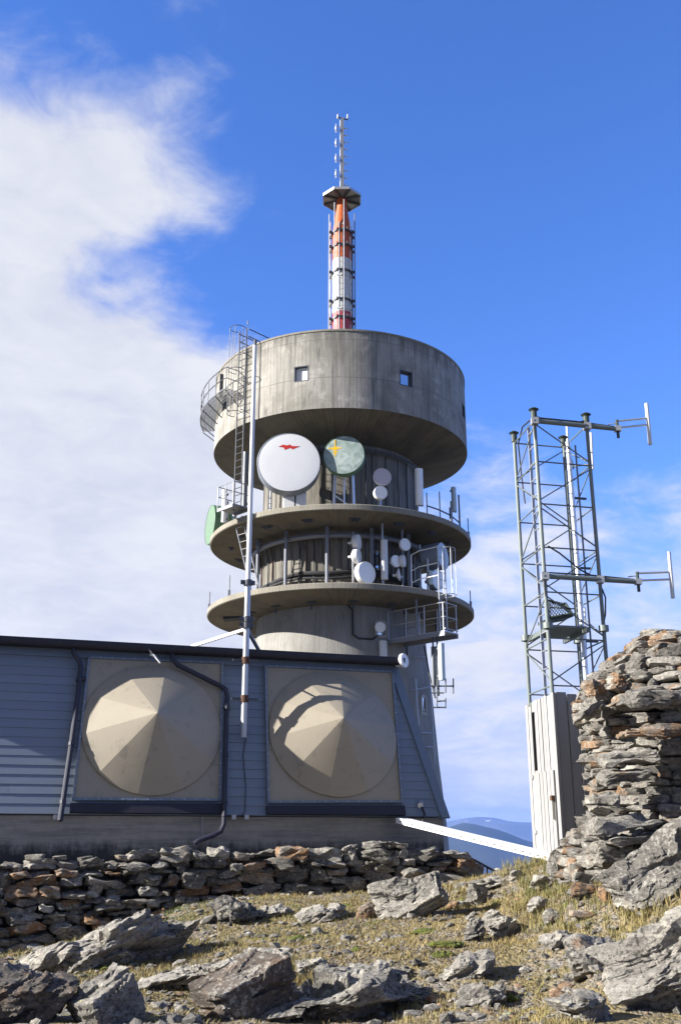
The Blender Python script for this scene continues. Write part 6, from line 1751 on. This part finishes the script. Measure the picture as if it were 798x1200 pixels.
for b_ in ((40, 470, 16, 0.8), (10, 260, 15, 0.6), (140, 240, 10, 0.42), (200, 470, 6, 0.3), (120, 640, 17, 0.8), (10, 640, 18, 0.7), (20, 90, 8, 0.3), (-150, 400, 24, 0.7), (-260, 700, 28, 1.0), (220, 600, 8, 0.5), (590, 560, 10, 0.34), (560, 690, 12, 0.46), (600, 860, 9, 0.75), (760, 690, 9, 0.25), (1100, 600, 20, 0.6), (400, -700, 25, 0.5), (620, 940, 5, 0.3), (300, 780, 14, 0.6), (165, 372, 7, -1.0), (80, 345, 5, -0.55), (245, 330, 6, -0.4), (60, 20, 7, -0.6), (620, 250, 22, -0.6), (760, 420, 9, -0.3)):
    r_ = blob(*b_); tot = r_ if tot is None else math_(nt, 'ADD', tot, r_)
dens_ = math_(nt, 'ADD', math_(nt, 'MULTIPLY', tot, 0.80), math_(nt, 'ADD', math_(nt, 'MULTIPLY', math_(nt, 'SUBTRACT', cn, 0.5), 2.3), math_(nt, 'MULTIPLY', math_(nt, 'SUBTRACT', wisp, 0.5), 0.9)))
mr = N(nt, 'ShaderNodeMapRange', interpolation_type='SMOOTHSTEP'); L(nt, dens_, mr.inputs['Value'])
mr.inputs['From Min'].default_value = 0.0; mr.inputs['From Max'].default_value = 1.25; mr.inputs['To Max'].default_value = 0.97
shade = math_(nt, 'ADD', math_(nt, 'MULTIPLY', cn, 0.65), math_(nt, 'MULTIPLY', wisp, 0.35))
ccol = ramp(nt, shade, [(0.3, (3.95, 4.1, 4.75)), (0.62, (5.2, 5.25, 5.45))])
hs = N(nt, 'ShaderNodeHueSaturation'); hs.inputs['Saturation'].default_value = 1.22; hs.inputs['Value'].default_value = 1.0; L(nt, sky.outputs[0], hs.inputs['Color'])
skyc = mix(nt, 1.0, hs.outputs['Color'], (1.5, 1.42, 1.95), 'MULTIPLY')
lowair = N(nt, 'ShaderNodeMapRange', interpolation_type='SMOOTHSTEP'); L(nt, math_(nt, 'ADD', dz_[2], math_(nt, 'MULTIPLY', math_(nt, 'SUBTRACT', wisp, 0.5), 0.05)), lowair.inputs['Value'])
lowair.inputs['From Min'].default_value = 0.0; lowair.inputs['From Max'].default_value = 0.34; lowair.inputs['To Min'].default_value = 0.92; lowair.inputs['To Max'].default_value = 0.0
skyc = mix(nt, lowair.outputs['Result'], skyc, (3.25, 3.3, 4.15))
sc_mix = mix(nt, mr.outputs['Result'], skyc, ccol)
# unseen grey cloud bank, added behind the camera to neutralise the blue fill light
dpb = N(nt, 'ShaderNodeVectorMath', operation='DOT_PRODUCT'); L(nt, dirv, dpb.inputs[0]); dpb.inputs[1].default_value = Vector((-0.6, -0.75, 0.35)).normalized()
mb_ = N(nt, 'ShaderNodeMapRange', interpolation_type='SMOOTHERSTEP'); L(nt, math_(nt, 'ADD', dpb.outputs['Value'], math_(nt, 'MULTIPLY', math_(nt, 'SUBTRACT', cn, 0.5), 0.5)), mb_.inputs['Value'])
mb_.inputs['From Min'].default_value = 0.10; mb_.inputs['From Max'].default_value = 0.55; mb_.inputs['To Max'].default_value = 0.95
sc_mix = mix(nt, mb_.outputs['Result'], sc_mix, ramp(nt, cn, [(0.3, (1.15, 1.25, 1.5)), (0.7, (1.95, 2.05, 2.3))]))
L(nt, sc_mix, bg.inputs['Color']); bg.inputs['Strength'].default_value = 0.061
# air: one closed box of thin even haze round everything
hz_ = MB().hexa([Vector((-23500, -23500, -1100)), Vector((23500, -23500, -1100)), Vector((23500, 23500, -1100)), Vector((-23500, 23500, -1100))],
                [Vector((-23500, -23500, 600)), Vector((23500, -23500, 600)), Vector((23500, 23500, 600)), Vector((-23500, 23500, 600))])
hm = bpy.data.materials.new('air'); hm.use_nodes = True; nt2 = hm.node_tree
nt2.nodes.remove(nt2.nodes['Principled BSDF'])
pv = nt2.nodes.new('ShaderNodeVolumePrincipled'); pv.inputs['Color'].default_value = (0.17, 0.38, 1.0, 1); pv.inputs['Density'].default_value = 4.2e-5; pv.inputs['Anisotropy'].default_value = 0.0
nt2.links.new(pv.outputs[0], nt2.nodes['Material Output'].inputs['Volume'])
ho = hz_.build('haze', hm, smooth=False); ho['kind'] = 'stuff'; tag(ho, 'thin blue air haze over the valley', 'haze')
cam = bpy.data.cameras.new('camera'); cam.sensor_fit = 'VERTICAL'; cam.sensor_height = 36.0; cam.lens = 36.0 * F / 1200.0
cam.clip_start = 0.1; cam.clip_end = 90000
co = bpy.data.objects.new('camera', cam); COL.objects.link(co); co.location = (0, 0, 0); co.rotation_euler = (math.pi / 2 + PITCH, 0, 0)
scene.camera = co
vs_ = scene.view_settings
vs_.view_transform = 'Standard'; vs_.look = 'None'; vs_.exposure = 1.48; vs_.gamma = 1.0; vs_.use_curve_mapping = False
cy = scene.cycles
cy.max_bounces = 6; cy.diffuse_bounces = 3; cy.glossy_bounces = 3; cy.volume_bounces = 0; cy.transparent_max_bounces = 8
